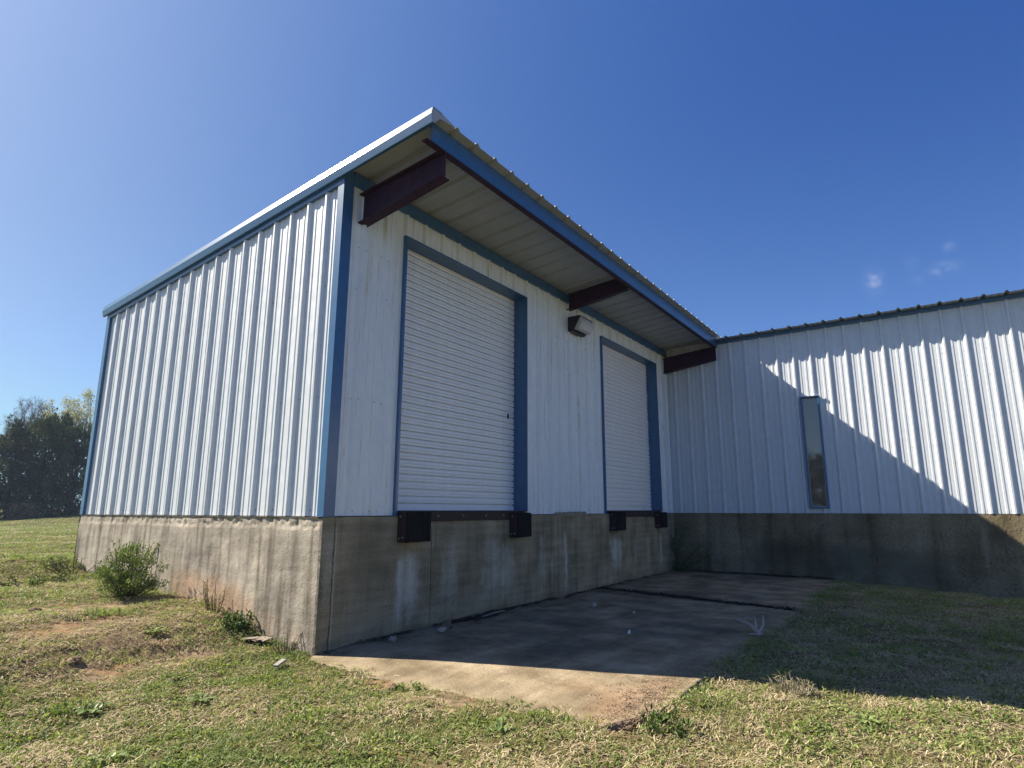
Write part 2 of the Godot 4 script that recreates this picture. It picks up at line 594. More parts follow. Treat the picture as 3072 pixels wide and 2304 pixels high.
# ---------------------------------------------------------------- concrete pieces
func face(o: Vector3, u: Vector3, v: Vector3, n: Vector3, w: float, h: float, nx: int, ny: int, push: Callable) -> ArrayMesh:
	# a gridded concrete face, v downwards, displaced along n by push(u, v)
	var st := SurfaceTool.new()
	st.begin(Mesh.PRIMITIVE_TRIANGLES)
	st.set_smooth_group(0)
	for j in ny + 1:
		for i in nx + 1:
			var a := w * i / nx
			var b := h * j / ny
			var d: Vector2 = push.call(a, b)      # outwards, and down for the top edge
			st.set_uv(Vector2(float(i) / nx, float(j) / ny))
			st.add_vertex(o + u * a + v * (b + d.y) + n * d.x)
	for j in ny:
		for i in nx:
			var a := j * (nx + 1) + i
			for k in [a, a + 1, a + nx + 2, a, a + nx + 2, a + nx + 1]:
				st.add_index(k)
	st.generate_normals()
	st.generate_tangents()
	return st.commit()

func left_push(a: float, b: float) -> Vector2:
	var n := fine_noise.get_noise_2d(a * 26.0, b * 26.0)
	var m := bump_noise.get_noise_2d(a * 12.0 + 7.0, b * 12.0)
	var out := -0.004 + n * 0.0022 + m * 0.003
	var lip := 0.105 + 0.012 * bump_noise.get_noise_2d(a * 8.0, 3.0)
	if b < lip and b > 0.015:
		out -= 0.004 + 0.016 * maxf(0.0, fine_noise.get_noise_2d(a * 14.0, b * 22.0 + 9.0) + 0.12) * (0.4 + 0.9 * clampf(a / 4.0, 0.0, 1.0))
	var down := 0.0
	if b < 0.001:
		down = 0.006 + 0.014 * maxf(0.0, fine_noise.get_noise_2d(a * 20.0, 50.0))
	for g in [2.45]:
		if absf(a - g) < 0.012 and b > 0.35:
			out -= 0.012
	if a > DOCK_D - 0.03:
		out -= 0.006 * (1.0 + fine_noise.get_noise_2d(b * 40.0, 8.0))
	return Vector2(minf(out, -0.001), down)

func front_push(a: float, b: float) -> Vector2:
	var n := fine_noise.get_noise_2d(a * 24.0 + 90.0, b * 24.0)
	var board := bump_noise.get_noise_2d(a * 1.5, b * 55.0)
	var out := -0.004 + n * 0.0018 + board * 0.0016
	var wob := 0.012 * bump_noise.get_noise_2d(1.0, b * 9.0)
	if absf(a - 0.148 + wob) < 0.012:
		out -= 0.010
	elif a < 0.155:
		out += 0.0015
	if absf(a - 1.455 - wob * 0.5) < 0.012:
		out -= 0.006
	if a > 4.28 and a < 4.31:
		out -= 0.004
	var down := 0.0
	if b < 0.001:
		down = 0.004 + 0.008 * maxf(0.0, fine_noise.get_noise_2d(a * 20.0, 80.0))
	return Vector2(minf(out, -0.001), down)

# ---------------------------------------------------------------- dock building
func roof_y(z: float) -> float:
	return 3.659 + SLOPE * (z - 1.233)

func make_materials() -> void:
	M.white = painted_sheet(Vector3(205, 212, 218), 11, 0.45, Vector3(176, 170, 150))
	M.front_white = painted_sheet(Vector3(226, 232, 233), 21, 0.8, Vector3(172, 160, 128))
	M.roof = painted_sheet(Vector3(160, 165, 170), 31, 0.5, Vector3(124, 126, 124))
	M.soffit = M.roof
	M.blue = mottled(Color(0.032, 0.112, 0.245), 0.26, 41, 0.10, 0.9, 0.6)
	M.slat = painted_sheet(Vector3(240, 242, 240), 51, 0.3, Vector3(180, 176, 166))
	M.maroon = mottled(Color(0.036, 0.014, 0.032), 0.55, 55, 0.4, 1.2, 0.3)
	M.steel = mottled(Color(0.028, 0.014, 0.016), 0.6, 57, 0.5, 2.0, 0.4)
	M.rubber = mottled(Color(0.006, 0.006, 0.007), 0.8, 59, 0.5, 3.0, 0.3)
	M.bolt = plain(Color(0.20, 0.18, 0.16), 0.5)
	M.screw = plain(Color(0.25, 0.24, 0.23), 0.5)
	M.dark = plain(Color(0.02, 0.02, 0.02), 0.9)
	M.weed = leafy(0.45, Color(0.45, 0.55, 0.22))

func wall_panels(parent: Node3D, o: Vector3, u: Vector3, n: Vector3, a: float, b: float, c: float, holes: Array, top: Callable, mat: Material) -> void:
	# sheets three ribs wide; holes are [u0, u1, v0, v1]
	var cuts := [a]
	var k := ceili((a + 0.2 - c) / (3.0 * RIB))
	while c + k * 3.0 * RIB < b - 0.1:
		cuts.append(c + k * 3.0 * RIB)
		k += 1
	cuts.append(b)
	for i in cuts.size() - 1:
		var st := begin()
		var marks := [cuts[i], cuts[i + 1]]
		for hole in holes:
			for e in [hole[0], hole[1]]:
				if e > cuts[i] + 0.001 and e < cuts[i + 1] - 0.001:
					marks.append(e)
		marks.sort()
		var lap := 0.0008 * (i % 2)
		for j in marks.size() - 1:
			var mid: float = (marks[j] + marks[j + 1]) * 0.5
			var inside = null
			for hole in holes:
				if mid > hole[0] and mid < hole[1]:
					inside = hole
			var zero := func(_q): return 0.0
			if inside == null:
				ribbed(st, o + n * lap, u, Vector3.UP, n, marks[j], marks[j + 1], c, zero, top, Vector2(1.83, 3.6), 0.0016)
			else:
				var hv0: float = inside[2]
				var hv1: float = inside[3]
				if hv0 > 0.01:
					ribbed(st, o + n * lap, u, Vector3.UP, n, marks[j], marks[j + 1], c, zero, func(_q): return hv0, Vector2(1.83, 3.6), 0.0)
				ribbed(st, o + n * lap, u, Vector3.UP, n, marks[j], marks[j + 1], c, func(_q): return hv1, top, Vector2(1.83, 3.6), 0.0)
		obj("wall_panel", finish(st), mat, parent)
	var sc := begin()
	var any := false
	var q := c + ceilf((a - c) / RIB) * RIB
	while q < b:
		for row in [0.05, 1.15, 2.3, 2.75]:
			for off in [0.05, -0.05]:
				var uu: float = q + off
				var skip := uu < a + 0.03 or uu > b - 0.03
				for hole in holes:
					if uu > hole[0] - 0.06 and uu < hole[1] + 0.06 and row < hole[3] + 0.05 and row > hole[2] - 0.05:
						skip = true
				if not skip and rng.randf() < 0.8:
					var p: Vector3 = o + u * uu + Vector3.UP * (row + rng.randf_range(-0.008, 0.008)) + n * 0.003
					tube(sc, [p, p + n * 0.006], [0.0065, 0.005], 6)
					any = true
		q += RIB
	if any:
		var s := obj("screw_heads", finish(sc), M.screw, parent)
		s.set_meta("kind", "stuff")

func slat_mesh(w: float, tail := false) -> ArrayMesh:
	# one rolled slat of the door, 81.5 mm high, its groove at the bottom
	var st := begin()
	var prof := [[0.0, -0.030], [0.0095, -0.030], [0.0105, -0.001], [0.014, 0.003], [0.036, 0.005], [0.038, -0.010], [0.0435, -0.010], [0.0455, 0.004], [0.070, 0.003], [0.0765, -0.001], [0.0775, -0.030], [0.0815, -0.030]]
	if tail:
		prof = [[0.0, -0.02], [0.0, 0.004], [0.062, 0.004], [0.064, -0.012], [0.07, -0.013]]
	for i in prof.size() - 1:
		var a: Array = prof[i]
		var b: Array = prof[i + 1]
		quad_uv(st, [Vector3(0, a[0], a[1]), Vector3(w, a[0], a[1]), Vector3(w, b[0], b[1]), Vector3(0, b[0], b[1])], [Vector2(0, a[0] / 0.6), Vector2(w / 1.83, a[0] / 0.6), Vector2(w / 1.83, b[0] / 0.6), Vector2(0, b[0] / 0.6)])
	return finish(st)

func make_door(parent: Node3D, x0: float, x1: float, label: String) -> void:
	var d := holder("roll_up_door", parent)
	d.set_meta("label", label)
	var head := 3.122
	var depth := -0.245
	# frame: jambs, head, narrow flange
	var st := begin()
	box(st, Vector3(x0 - 0.032, 0.0, depth), Vector3(x0, head + 0.014, 0.009))
	obj("jamb", finish(st), M.blue, d)
	st = begin()
	box(st, Vector3(x1, 0.045, depth), Vector3(x1 + 0.012, head + 0.014, 0.009))
	obj("jamb", finish(st), M.blue, d)
	st = begin()
	box(st, Vector3(x0, head, depth), Vector3(x1, head + 0.014, 0.0095))
	obj("head_trim", finish(st), M.blue, d)
	var y := 0.056
	var mesh := slat_mesh(x1 - x0)
	var t := obj("bottom_bar", slat_mesh(x1 - x0, true), M.slat, d)
	t.position = Vector3(x0, y, depth + 0.02)
	y += 0.07
	while y < head:
		var s := obj("slat", mesh, M.slat, d)
		s.position = Vector3(x0 + 0.002 + rng.randf_range(-0.002, 0.002), y, depth + 0.018 + rng.randf_range(-0.002, 0.002))
		s.rotation = Vector3(rng.randf_range(-0.012, 0.012), rng.randf_range(-0.0012, 0.0012), rng.randf_range(-0.0006, 0.0006))
		y += 0.0815
	if x0 > 4.0:
		st = begin()
		box(st, Vector3(x0 + 2.0, 0.062, depth + 0.0242), Vector3(x0 + 2.2, 0.112, depth + 0.0256))
		var lb := obj("sticker", finish(st), plain(Color(0.75, 0.75, 0.72), 0.6), d)
		lb.set_meta("label", "white sticker on the bottom bar of the farther door")
	else:
		st = begin()
		box(st, Vector3(x1 - 0.16, 1.33, depth + 0.018), Vector3(x1 - 0.145, 1.40, depth + 0.04), 0.002)
		obj("latch", finish(st), M.steel, d)
	# side guides at the edge of the curtain
	for e in [x0, x1 - 0.03]:
		st = begin()
		box(st, Vector3(e, 0.05, depth + 0.034), Vector3(e + 0.03, head, depth + 0.05))
		if e == x0:
			obj("guide", finish(st), M.blue, d)
	# wall behind the curtain so that no light passes
	st = begin()
	box(st, Vector3(x0 - 0.05, 0.0, depth - 0.06), Vector3(x1 + 0.05, head + 0.05, depth - 0.03))
	obj("backing", finish(st), M.dark, d)

func bumper(parent: Node3D, x0: float, x1: float, y0: float, y1: float, deep: float) -> void:
	var b := holder("dock_bumper", parent)
	var st := begin()
	# steel angles each side with laminated rubber between
	box(st, Vector3(x0, y0, 0.0), Vector3(x0 + 0.012, y1, deep * 0.8), 0.002)
	obj("steel_angle", finish(st), M.steel, b)
	st = begin()
	box(st, Vector3(x1 - 0.012, y0 + 0.01, 0.0), Vector3(x1, y1 - 0.005, deep * 0.8), 0.002)
	obj("steel_angle", finish(st), M.steel, b)
	var n := 8
	for i in n:
		st = begin()
		var a := lerpf(x0 + 0.013, x1 - 0.013, float(i) / n)
		var c := lerpf(x0 + 0.013, x1 - 0.013, float(i + 1) / n)
		box(st, Vector3(a, y0 + rng.randf_range(-0.004, 0.008), 0.002), Vector3(c - 0.002, y1 + rng.randf_range(-0.012, 0.002), deep + rng.randf_range(-0.008, 0.004)), 0.004)
		obj("rubber_pad", finish(st), M.rubber, b)
	for p in [[y1 - 0.05, deep * 0.35], [y0 + 0.04, deep * 0.25], [y0 + 0.05, deep * 0.62]]:
		st = begin()
		tube(st, [Vector3(x0 + 0.001, p[0], p[1]), Vector3(x0 - 0.014, p[0], p[1])], [0.011, 0.010], 6)
		obj("bolt", finish(st), M.bolt, b)

func i_beam(x: float, wid: float, deep0: float, deep1: float, drop: float, z1: float) -> ArrayMesh:
	# tapered rafter tail from the wall out to the fascia, its top parallel to the roof
	var st := begin()
	var f := 0.011
	var h := wid * 0.5
	var z0 := -0.03
	var rings := []
	for e in [[z0, deep0], [z1, deep1]]:
		var top := roof_y(e[0]) - drop
		var bot: float = top - e[1]
		var ring := []
		for q in [[-h, bot], [h, bot], [h, bot + f], [0.006, bot + f], [0.006, top - f], [h, top - f], [h, top], [-h, top], [-h, top - f], [-0.006, top - f], [-0.006, bot + f], [-h, bot + f]]:
			ring.append(Vector3(x + q[0], q[1], e[0]))
		rings.append(ring)
	for i in 12:
		quad(st, rings[0][i], rings[0][(i + 1) % 12], rings[1][(i + 1) % 12], rings[1][i])
	for ring in rings:
		quad(st, ring[0], ring[1], ring[2], ring[11])
		quad(st, ring[10], ring[3], ring[4], ring[9])
		quad(st, ring[8], ring[5], ring[6], ring[7])
	return finish(st)

func make_dock() -> void:
	var t := thing("dock_building", "white ribbed metal dock building with blue trim and two roll-up doors on a concrete base", "building")
	# ---- concrete base
	var base := holder("concrete_base", t)
	var orange := Vector3(186, 132, 92)
	var pale := Vector3(186, 184, 174)
	var left_streaks := []
	for s in [[2.95, 0.14, 0.60, 1.3, 0.3], [3.25, 0.20, 0.55, 1.3, 0.42], [3.65, 0.24, 0.58, 1.3, 0.45], [4.0, 0.24, 0.62, 1.3, 0.42], [4.35, 0.24, 0.72, 1.3, 0.32], [4.75, 0.22, 0.84, 1.3, 0.2], [5.2, 0.16, 0.95, 1.3, 0.15]]:
		left_streaks.append([s[0], s[1], s[2], s[3], s[4], orange])
	for s in [[3.42, 0.05, 0.0, 0.8, 0.55], [3.10, 0.05, 0.02, 0.5, 0.35], [3.98, 0.035, 0.05, 0.9, 0.4], [4.38, 0.06, 0.1, 0.7, 0.35], [2.55, 0.06, 0.0, 0.6, 0.3], [4.72, 0.05, 0.1, 1.1, 0.4], [5.1, 0.05, 0.15, 0.8, 0.35], [1.3, 0.05, 0.1, 0.7, 0.25], [0.55, 0.04, 0.1, 0.7, 0.25]]:
		left_streaks.append([s[0], s[1], s[2], s[3], s[4], Vector3(88, 82, 76)])
	M.left_conc = concrete(1024, 256, Vector3(158, 150, 137), 101, Vector2(DOCK_D, 1.36), left_streaks, {"runs": 62.0, "blotch": 54.0, "bump": 1.3})
	var fs := []
	for s in [[0.997, 0.058, 0.36, 1.15, 0.96], [1.123, 0.109, 0.34, 1.12, 0.99], [1.229, 0.072, 0.36, 1.1, 0.56], [1.800, 0.102, 0.22, 1.1, 0.58], [1.665, 0.051, 0.4, 1.1, 0.48], [2.536, 0.203, 0.22, 1.1, 0.58], [2.827, 0.072, 0.32, 1.1, 0.80], [2.952, 0.072, 0.34, 1.05, 0.64], [3.736, 0.072, 0.2, 1.1, 0.67], [4.356, 0.058, 0.2, 1.15, 1.20], [3.969, 0.043, 0.5, 1.1, 0.64], [6.002, 0.174, 0.36, 1.05, 0.99], [6.215, 0.087, 0.36, 1.05, 0.80], [6.873, 0.087, 0.4, 1.1, 0.48], [7.454, 0.087, 0.36, 1.1, 0.48], [8.083, 0.087, 0.36, 1.1, 0.72], [0.073, 0.072, 0.1, 0.9, 0.48]]:
		fs.append([s[0], s[1], s[2], s[3], s[4], pale])
	for s in [[0.436, 0.300, 0.0, 1.2, 0.25], [2.130, 0.200, 0.1, 1.2, 0.2], [5.130, 0.400, 0.0, 1.2, 0.2]]:
		fs.append([s[0], s[1], s[2], s[3], s[4], Vector3(112, 108, 92)])
	for s in [[0.148, 0.007, 0.0, 1.3, 1.5], [1.455, 0.006, 0.12, 1.3, 1.0], [4.15, 0.005, 0.0, 1.3, 0.7]]:
		fs.append([s[0], s[1], s[2], s[3], s[4], Vector3(48, 46, 40)])
	for s in [[0.16, 0.012, 0.0, 1.3, 0.5], [1.44, 0.014, 0.3, 1.3, 0.35]]:
		fs.append([s[0], s[1], s[2], s[3], s[4], Vector3(190, 184, 168)])
	M.front_conc = concrete(1792, 256, Vector3(141, 131, 107), 131, Vector2(DOCK_L, 1.36), fs, {"runs": 22.0, "boards": 26.0, "blotch": 44.0, "bump": 1.6})
	var lf := face(Vector3(0, 0, -DOCK_D), Vector3(0, 0, 1), Vector3.DOWN, Vector3(-1, 0, 0), DOCK_D, 1.36, 330, 80, left_push)
	obj("side_face", lf, M.left_conc, base)
	var ff := face(Vector3(0, 0, 0), Vector3(1, 0, 0), Vector3.DOWN, Vector3(0, 0, 1), DOCK_L, 1.36, 520, 72, front_push)
	obj("front_face", ff, M.front_conc, base)
	var st := begin()
	box(st, Vector3(0.03, -1.4, -DOCK_D + 0.02), Vector3(DOCK_L, -0.03, -0.03))
	obj("core", finish(st), M.dark, base)
	st = begin()
	# top ledge
	quad(st, Vector3(-0.001, -0.004, -DOCK_D), Vector3(0.06, -0.002, -DOCK_D), Vector3(0.06, -0.002, 0.0), Vector3(-0.001, -0.004, 0.0))
	quad(st, Vector3(0.0, -0.004, 0.001), Vector3(DOCK_L, -0.004, 0.001), Vector3(DOCK_L, -0.002, -0.06), Vector3(0.0, -0.002, -0.06))
	quad(st, Vector3(0, -1.36, -DOCK_D), Vector3(DOCK_L, -1.36, -DOCK_D), Vector3(DOCK_L, -0.002, -DOCK_D), Vector3(0, -0.002, -DOCK_D))
	obj("ledge", finish(st), mottled(Color(0.30, 0.27, 0.22), 0.95, 71, 0.3), base)
	st = begin()
	# raised patch of mortar between the doors
	var ridge := PackedVector2Array([Vector2(4.065, -0.02), Vector2(5.06, -0.02), Vector2(5.05, 0.0), Vector2(5.01, 0.012), Vector2(5.00, 0.038), Vector2(4.6, 0.036), Vector2(4.35, 0.030), Vector2(4.08, 0.030)])
	sweep(st, ridge, Vector3(0, 0, -0.002), Vector3.RIGHT, Vector3.UP, Vector3(0, 0, 0.008))
	obj("mortar_patch", finish(st), mottled(Color(0.235, 0.215, 0.165), 0.95, 73, 0.3), base)
	# ---- walls
	var zc := -0.2895
	var side := holder("side_wall", t)
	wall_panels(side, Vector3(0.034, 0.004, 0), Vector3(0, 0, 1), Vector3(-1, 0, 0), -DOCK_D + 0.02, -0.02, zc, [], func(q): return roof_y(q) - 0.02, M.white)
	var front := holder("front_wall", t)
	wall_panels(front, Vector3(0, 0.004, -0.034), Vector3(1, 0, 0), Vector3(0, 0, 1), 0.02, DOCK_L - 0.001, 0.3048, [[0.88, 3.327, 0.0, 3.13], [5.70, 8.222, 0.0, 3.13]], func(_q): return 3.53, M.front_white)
	st = begin()
	quad(st, Vector3(0.04, 0, -DOCK_D + 0.01), Vector3(DOCK_L, 0, -DOCK_D + 0.01), Vector3(DOCK_L, roof_y(-DOCK_D) - 0.02, -DOCK_D + 0.01), Vector3(0.04, roof_y(-DOCK_D) - 0.02, -DOCK_D + 0.01))
	obj("back_wall", finish(st), M.white, t)
	# ---- corner trims: a folded sheet with a small return
	for c in [[0.0, 1.0, "corner_trim"], [-DOCK_D, -1.0, "corner_trim"]]:
		st = begin()
		var z0: float = c[0]
		var sg: float = c[1]
		var top: float = roof_y(z0) - 0.03
		var prof := PackedVector2Array([Vector2(-0.003, 0.003), Vector2(0.124, 0.003), Vector2(0.124, -0.004), Vector2(0.118, -0.008), Vector2(0.118, -0.03), Vector2(0.03, -0.03), Vector2(0.03, -0.086), Vector2(0.008, -0.086), Vector2(0.004, -0.092), Vector2(-0.003, -0.092)])
		for i in prof.size():
			prof[i].y *= sg
		sweep(st, prof, Vector3(0, -0.001, z0), Vector3.RIGHT, Vector3(0, 0, 1), Vector3(0, top, 0))
		obj("corner_trim", finish(st), M.blue, t)
	# ---- roof
	var roof := holder("roof", t)
	var z_back := -DOCK_D - 0.1
	var run := Vector3(0, SLOPE, 1.0)
	var cx := 0.330
	var edge := -0.036
	var cuts := [edge]
	var k := 0
	while cx + k * 3 * RIB < DOCK_L - 0.2:
		if cx + k * 3 * RIB > edge + 0.4:
			cuts.append(cx + k * 3 * RIB)
		k += 1
	cuts.append(DOCK_L - 0.004)
	for i in cuts.size() - 1:
		st = begin()
		ribbed(st, Vector3(0, roof_y(0), 0), Vector3.RIGHT, run, Vector3(0, 1, -SLOPE).normalized(), cuts[i], cuts[i + 1], cx, func(_q): return z_back, func(_q): return 1.24, Vector2(1.83, 3.6), 0.0, 0.002)
		obj("roof_panel", finish(st), M.roof, roof)
	# rake trim: roof leg, glinting sloped face, upright face, return lip
	st = begin()
	var rp := PackedVector2Array([Vector2(0.10, 0.036), Vector2(-0.026, 0.034), Vector2(-0.0335, 0.030), Vector2(-0.0475, -0.038), Vector2(-0.0480, -0.042), Vector2(-0.0335, -0.120), Vector2(-0.030, -0.126), Vector2(-0.004, -0.126), Vector2(-0.004, -0.123), Vector2(-0.028, -0.123), Vector2(-0.0305, -0.118), Vector2(-0.045, -0.042), Vector2(-0.030, 0.028), Vector2(-0.024, 0.031), Vector2(0.10, 0.033)])
	sweep(st, rp, Vector3(0, roof_y(z_back), z_back), Vector3.RIGHT, Vector3.UP, Vector3(0, SLOPE * (1.252 - z_back), 1.252 - z_back))
	obj("rake_trim", finish(st), M.blue, roof)
	st = begin()
	sweep(st, PackedVector2Array([Vector2(-0.029, -0.118), Vector2(0.012, -0.105), Vector2(0.07, -0.03), Vector2(0.29, 0.0), Vector2(0.30, 0.004), Vector2(0.12, 0.033), Vector2(-0.023, 0.030), Vector2(-0.029, 0.02), Vector2(-0.043, -0.042)]), Vector3(0, roof_y(1.243), 1.243), Vector3.RIGHT, Vector3.UP, Vector3(0, 0, 0.004))
	obj("end_cap", finish(st), M.roof, roof)
	# flashing strip under the rake trim, at the head of the side wall
	st = begin()
	sweep(st, PackedVector2Array([Vector2(-0.004, -0.186), Vector2(0.0, -0.188), Vector2(0.034, -0.188), Vector2(0.034, -0.04), Vector2(-0.004, -0.04)]), Vector3(0, roof_y(-DOCK_D), -DOCK_D), Vector3.RIGHT, Vector3.UP, Vector3(0, SLOPE * DOCK_D, DOCK_D))
	obj("gable_flashing", finish(st), M.blue, roof)
	# eave strut: blue channel with a dark lower flange
	st = begin()
	var ch := PackedVector2Array([Vector2(0.0, 0.0), Vector2(0.0, 0.195), Vector2(-0.07, 0.195), Vector2(-0.07, 0.19), Vector2(-0.004, 0.19), Vector2(-0.004, 0.005), Vector2(-0.066, 0.005), Vector2(-0.066, 0.025), Vector2(-0.07, 0.025), Vector2(-0.07, 0.0)])
	sweep(st, ch, Vector3(0.072, 3.452, 1.14), Vector3(0, 0, 1), Vector3.UP, Vector3(DOCK_L - 0.076, 0, 0))
	obj("eave_fascia", finish(st), M.blue, roof)
	st = begin()
	box(st, Vector3(0.02, 3.440, 1.066), Vector3(DOCK_L - 0.01, 3.4505, 1.139), 0.003)
	obj("lower_flange", finish(st), M.maroon, roof)
	# trim where the front wall meets the soffit
	st = begin()
	sweep(st, PackedVector2Array([Vector2(-0.02, 0.0), Vector2(0.004, 0.0), Vector2(0.010, 0.006), Vector2(0.010, 0.141), Vector2(0.004, 0.146), Vector2(-0.02, 0.146)]), Vector3(0.125, 3.402, 0.0), Vector3(0, 0, 1), Vector3.UP, Vector3(DOCK_L - 0.127, 0, 0))
	obj("wall_head_trim", finish(st), M.blue, roof)
	# rafter tails
	obj("rafter_tail", i_beam(0.285, 0.125, 0.335, 0.275, 0.204, 1.132), M.maroon, roof)
	obj("rafter_tail", i_beam(4.575, 0.10, 0.265, 0.215, 0.006, 1.064), M.maroon, roof)
	obj("rafter_tail", i_beam(8.76, 0.12, 0.335, 0.275, 0.204, 1.132), M.maroon, roof)
	# ---- doors
	make_door(t, 0.912, 3.325, "nearer roll-up door, wide, beside the blue corner post")
	make_door(t, 5.731, 8.22, "farther roll-up door, beside the inner corner")
	# ---- dock edge
	for d in [[0.93, 3.22], [5.83, 8.13]]:
		var e := holder("dock_edge", t)
		st = begin()
		box(st, Vector3(d[0], -0.062, 0.001), Vector3(d[1], 0.048, 0.016), 0.003)
		obj("steel_plate", finish(st), M.steel, e)
		st = begin()
		box(st, Vector3(d[0] - 0.02, 0.042, -0.25), Vector3(d[1] + 0.1, 0.054, 0.0))
		obj("sill", finish(st), M.steel, e)
		for q in [0.26, 0.45, 0.64, 0.8]:
			st = begin()
			var x := lerpf(d[0], d[1], q)
			tube(st, [Vector3(x, -0.005, 0.015), Vector3(x, -0.005, 0.027)], [0.014, 0.011], 6)
			obj("bolt", finish(st), M.bolt, e)
	bumper(t, 0.93, 1.305, -0.27, 0.044, 0.14)
	bumper(t, 2.92, 3.25, -0.29, 0.03, 0.14)
	bumper(t, 5.83, 6.21, -0.285, 0.036, 0.14)
	bumper(t, 7.82, 8.17, -0.28, 0.022, 0.14)

# ---------------------------------------------------------------- long building
func make_warehouse() -> void:
	var t := thing("warehouse", "long white ribbed metal building with a narrow window, half in shade", "building", Vector3.ZERO)
	var z0 := -7.0
	var z1 := 15.0
	var x := DOCK_L
	var base := holder("concrete_base", t)
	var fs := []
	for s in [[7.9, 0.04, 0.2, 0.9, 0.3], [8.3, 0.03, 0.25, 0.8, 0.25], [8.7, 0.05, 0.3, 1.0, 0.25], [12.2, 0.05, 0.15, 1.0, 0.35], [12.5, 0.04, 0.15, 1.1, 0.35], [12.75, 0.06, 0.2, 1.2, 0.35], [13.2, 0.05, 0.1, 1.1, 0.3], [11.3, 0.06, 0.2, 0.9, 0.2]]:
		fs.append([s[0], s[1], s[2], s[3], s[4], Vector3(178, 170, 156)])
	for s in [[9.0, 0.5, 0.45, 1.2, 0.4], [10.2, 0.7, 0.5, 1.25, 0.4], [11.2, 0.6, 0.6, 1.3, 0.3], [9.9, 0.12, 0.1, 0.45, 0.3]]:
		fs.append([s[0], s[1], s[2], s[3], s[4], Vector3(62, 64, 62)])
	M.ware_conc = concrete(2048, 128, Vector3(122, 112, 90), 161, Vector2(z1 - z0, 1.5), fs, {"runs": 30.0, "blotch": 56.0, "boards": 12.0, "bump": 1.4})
	var push := func(a: float, b: float) -> Vector2: return Vector2(-0.003 + fine_noise.get_noise_2d(a * 20.0, b * 20.0 + 300.0) * 0.002, 0.003 if b < 0.001 else 0.0)
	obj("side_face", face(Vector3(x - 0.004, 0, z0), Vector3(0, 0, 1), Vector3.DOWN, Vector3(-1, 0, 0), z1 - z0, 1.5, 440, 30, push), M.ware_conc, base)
	var st := begin()
	box(st, Vector3(x + 0.02, -1.6, z0), Vector3(x + 20.0, -0.004, z1))
	obj("core", finish(st), M.dark, base)
	var side := holder("side_wall", t)
	var eave := 3.603
	wall_panels(side, Vector3(x + 0.018, 0.004, 0), Vector3(0, 0, 1), Vector3(-1, 0, 0), z0, z1, 1.995, [[2.665, 2.985, 0.10, 2.20]], func(_q): return eave - 0.01, M.white)
	# end walls and far wall
	st = begin()
	for z in [z0 + 0.01, z1 - 0.01]:
		var p := [Vector3(x + 0.02, 0, z), Vector3(x + 20.0, 0, z), Vector3(x + 20.0, eave, z), Vector3(x + 10.0, eave + 0.85, z), Vector3(x + 0.02, eave, z)]
		for i in range(1, 4):
			tri(st, p[0], p[i], p[i + 1])
	quad(st, Vector3(x + 20.0, 0, z0), Vector3(x + 20.0, 0, z1), Vector3(x + 20.0, eave, z1), Vector3(x + 20.0, eave, z0))
	obj("end_walls", finish(st), M.white, t)
	# roof
	var roof := holder("roof", t)
	var cuts := []
	var z := z0 - 0.1
	while z < z1:
		cuts.append(z)
		z += 3 * RIB
	cuts.append(z1 + 0.1)
	for i in cuts.size() - 1:
		st = begin()
		ribbed(st, Vector3(x, eave, 0), Vector3(0, 0, 1), Vector3(1, SLOPE, 0), Vector3(-SLOPE, 1, 0).normalized(), cuts[i], cuts[i + 1], 2.0, func(_q): return -0.24, func(_q): return 10.0, Vector2(1.83, 3.6), 0.0)
		obj("roof_panel", finish(st), M.roof, roof)
	st = begin()
	quad(st, Vector3(x + 10.0, eave + 0.85, z0), Vector3(x + 10.0, eave + 0.85, z1), Vector3(x + 20.2, eave - 0.02, z1), Vector3(x + 20.2, eave - 0.02, z0))
	obj("far_slope", finish(st), M.roof, roof)
	st = begin()
	sweep(st, PackedVector2Array([Vector2(-0.030, -0.003), Vector2(-0.030, -0.078), Vector2(-0.026, -0.083), Vector2(0.018, -0.083), Vector2(0.018, -0.003)]), Vector3(x, eave, 1.0), Vector3.RIGHT, Vector3.UP, Vector3(0, 0, z1 - 1.0))
	obj("eave_trim", finish(st), M.blue, roof)
	# window: blue outer frame, thin pale bead, coated pane
	var w := holder("window", t)
	var a0 := 2.660
	var a1 := 2.994
	var b0 := 0.089
	var b1 := 2.212
	var xo := x - 0.030
	for f in [[a0, a0 + 0.028, b0, b1], [a1 - 0.028, a1, b0, b1], [a0 + 0.0285, a1 - 0.0285, b0, b0 + 0.030], [a0 + 0.0285, a1 - 0.0285, b1 - 0.026, b1]]:
		st = begin()
		box(st, Vector3(xo, f[2], f[0]), Vector3(x + 0.10, f[3], f[1]), 0.002)
		obj("frame", finish(st), M.blue, w)
	for f in [[a0 + 0.029, a0 + 0.041, b0 + 0.031, b1 - 0.027], [a1 - 0.041, a1 - 0.029, b0 + 0.031, b1 - 0.027], [a0 + 0.0415, a1 - 0.0415, b0 + 0.031, b0 + 0.047], [a0 + 0.0415, a1 - 0.0415, b1 - 0.039, b1 - 0.027]]:
		st = begin()
		box(st, Vector3(x + 0.012, f[2], f[0]), Vector3(x + 0.05, f[3], f[1]), 0.002)
		obj("bead", finish(st), plain(Color(0.42, 0.43, 0.43), 0.4), w)
	st = begin()
	box(st, Vector3(x + 0.028, b0 + 0.03, a0 + 0.03), Vector3(x + 0.034, b1 - 0.03, a1 - 0.03))
	var glass := plain(Color(0.23, 0.195, 0.165), 0.03, 0.5)
	glass.metallic = 0.6
	obj("pane", finish(st), glass, w)
	st = begin()
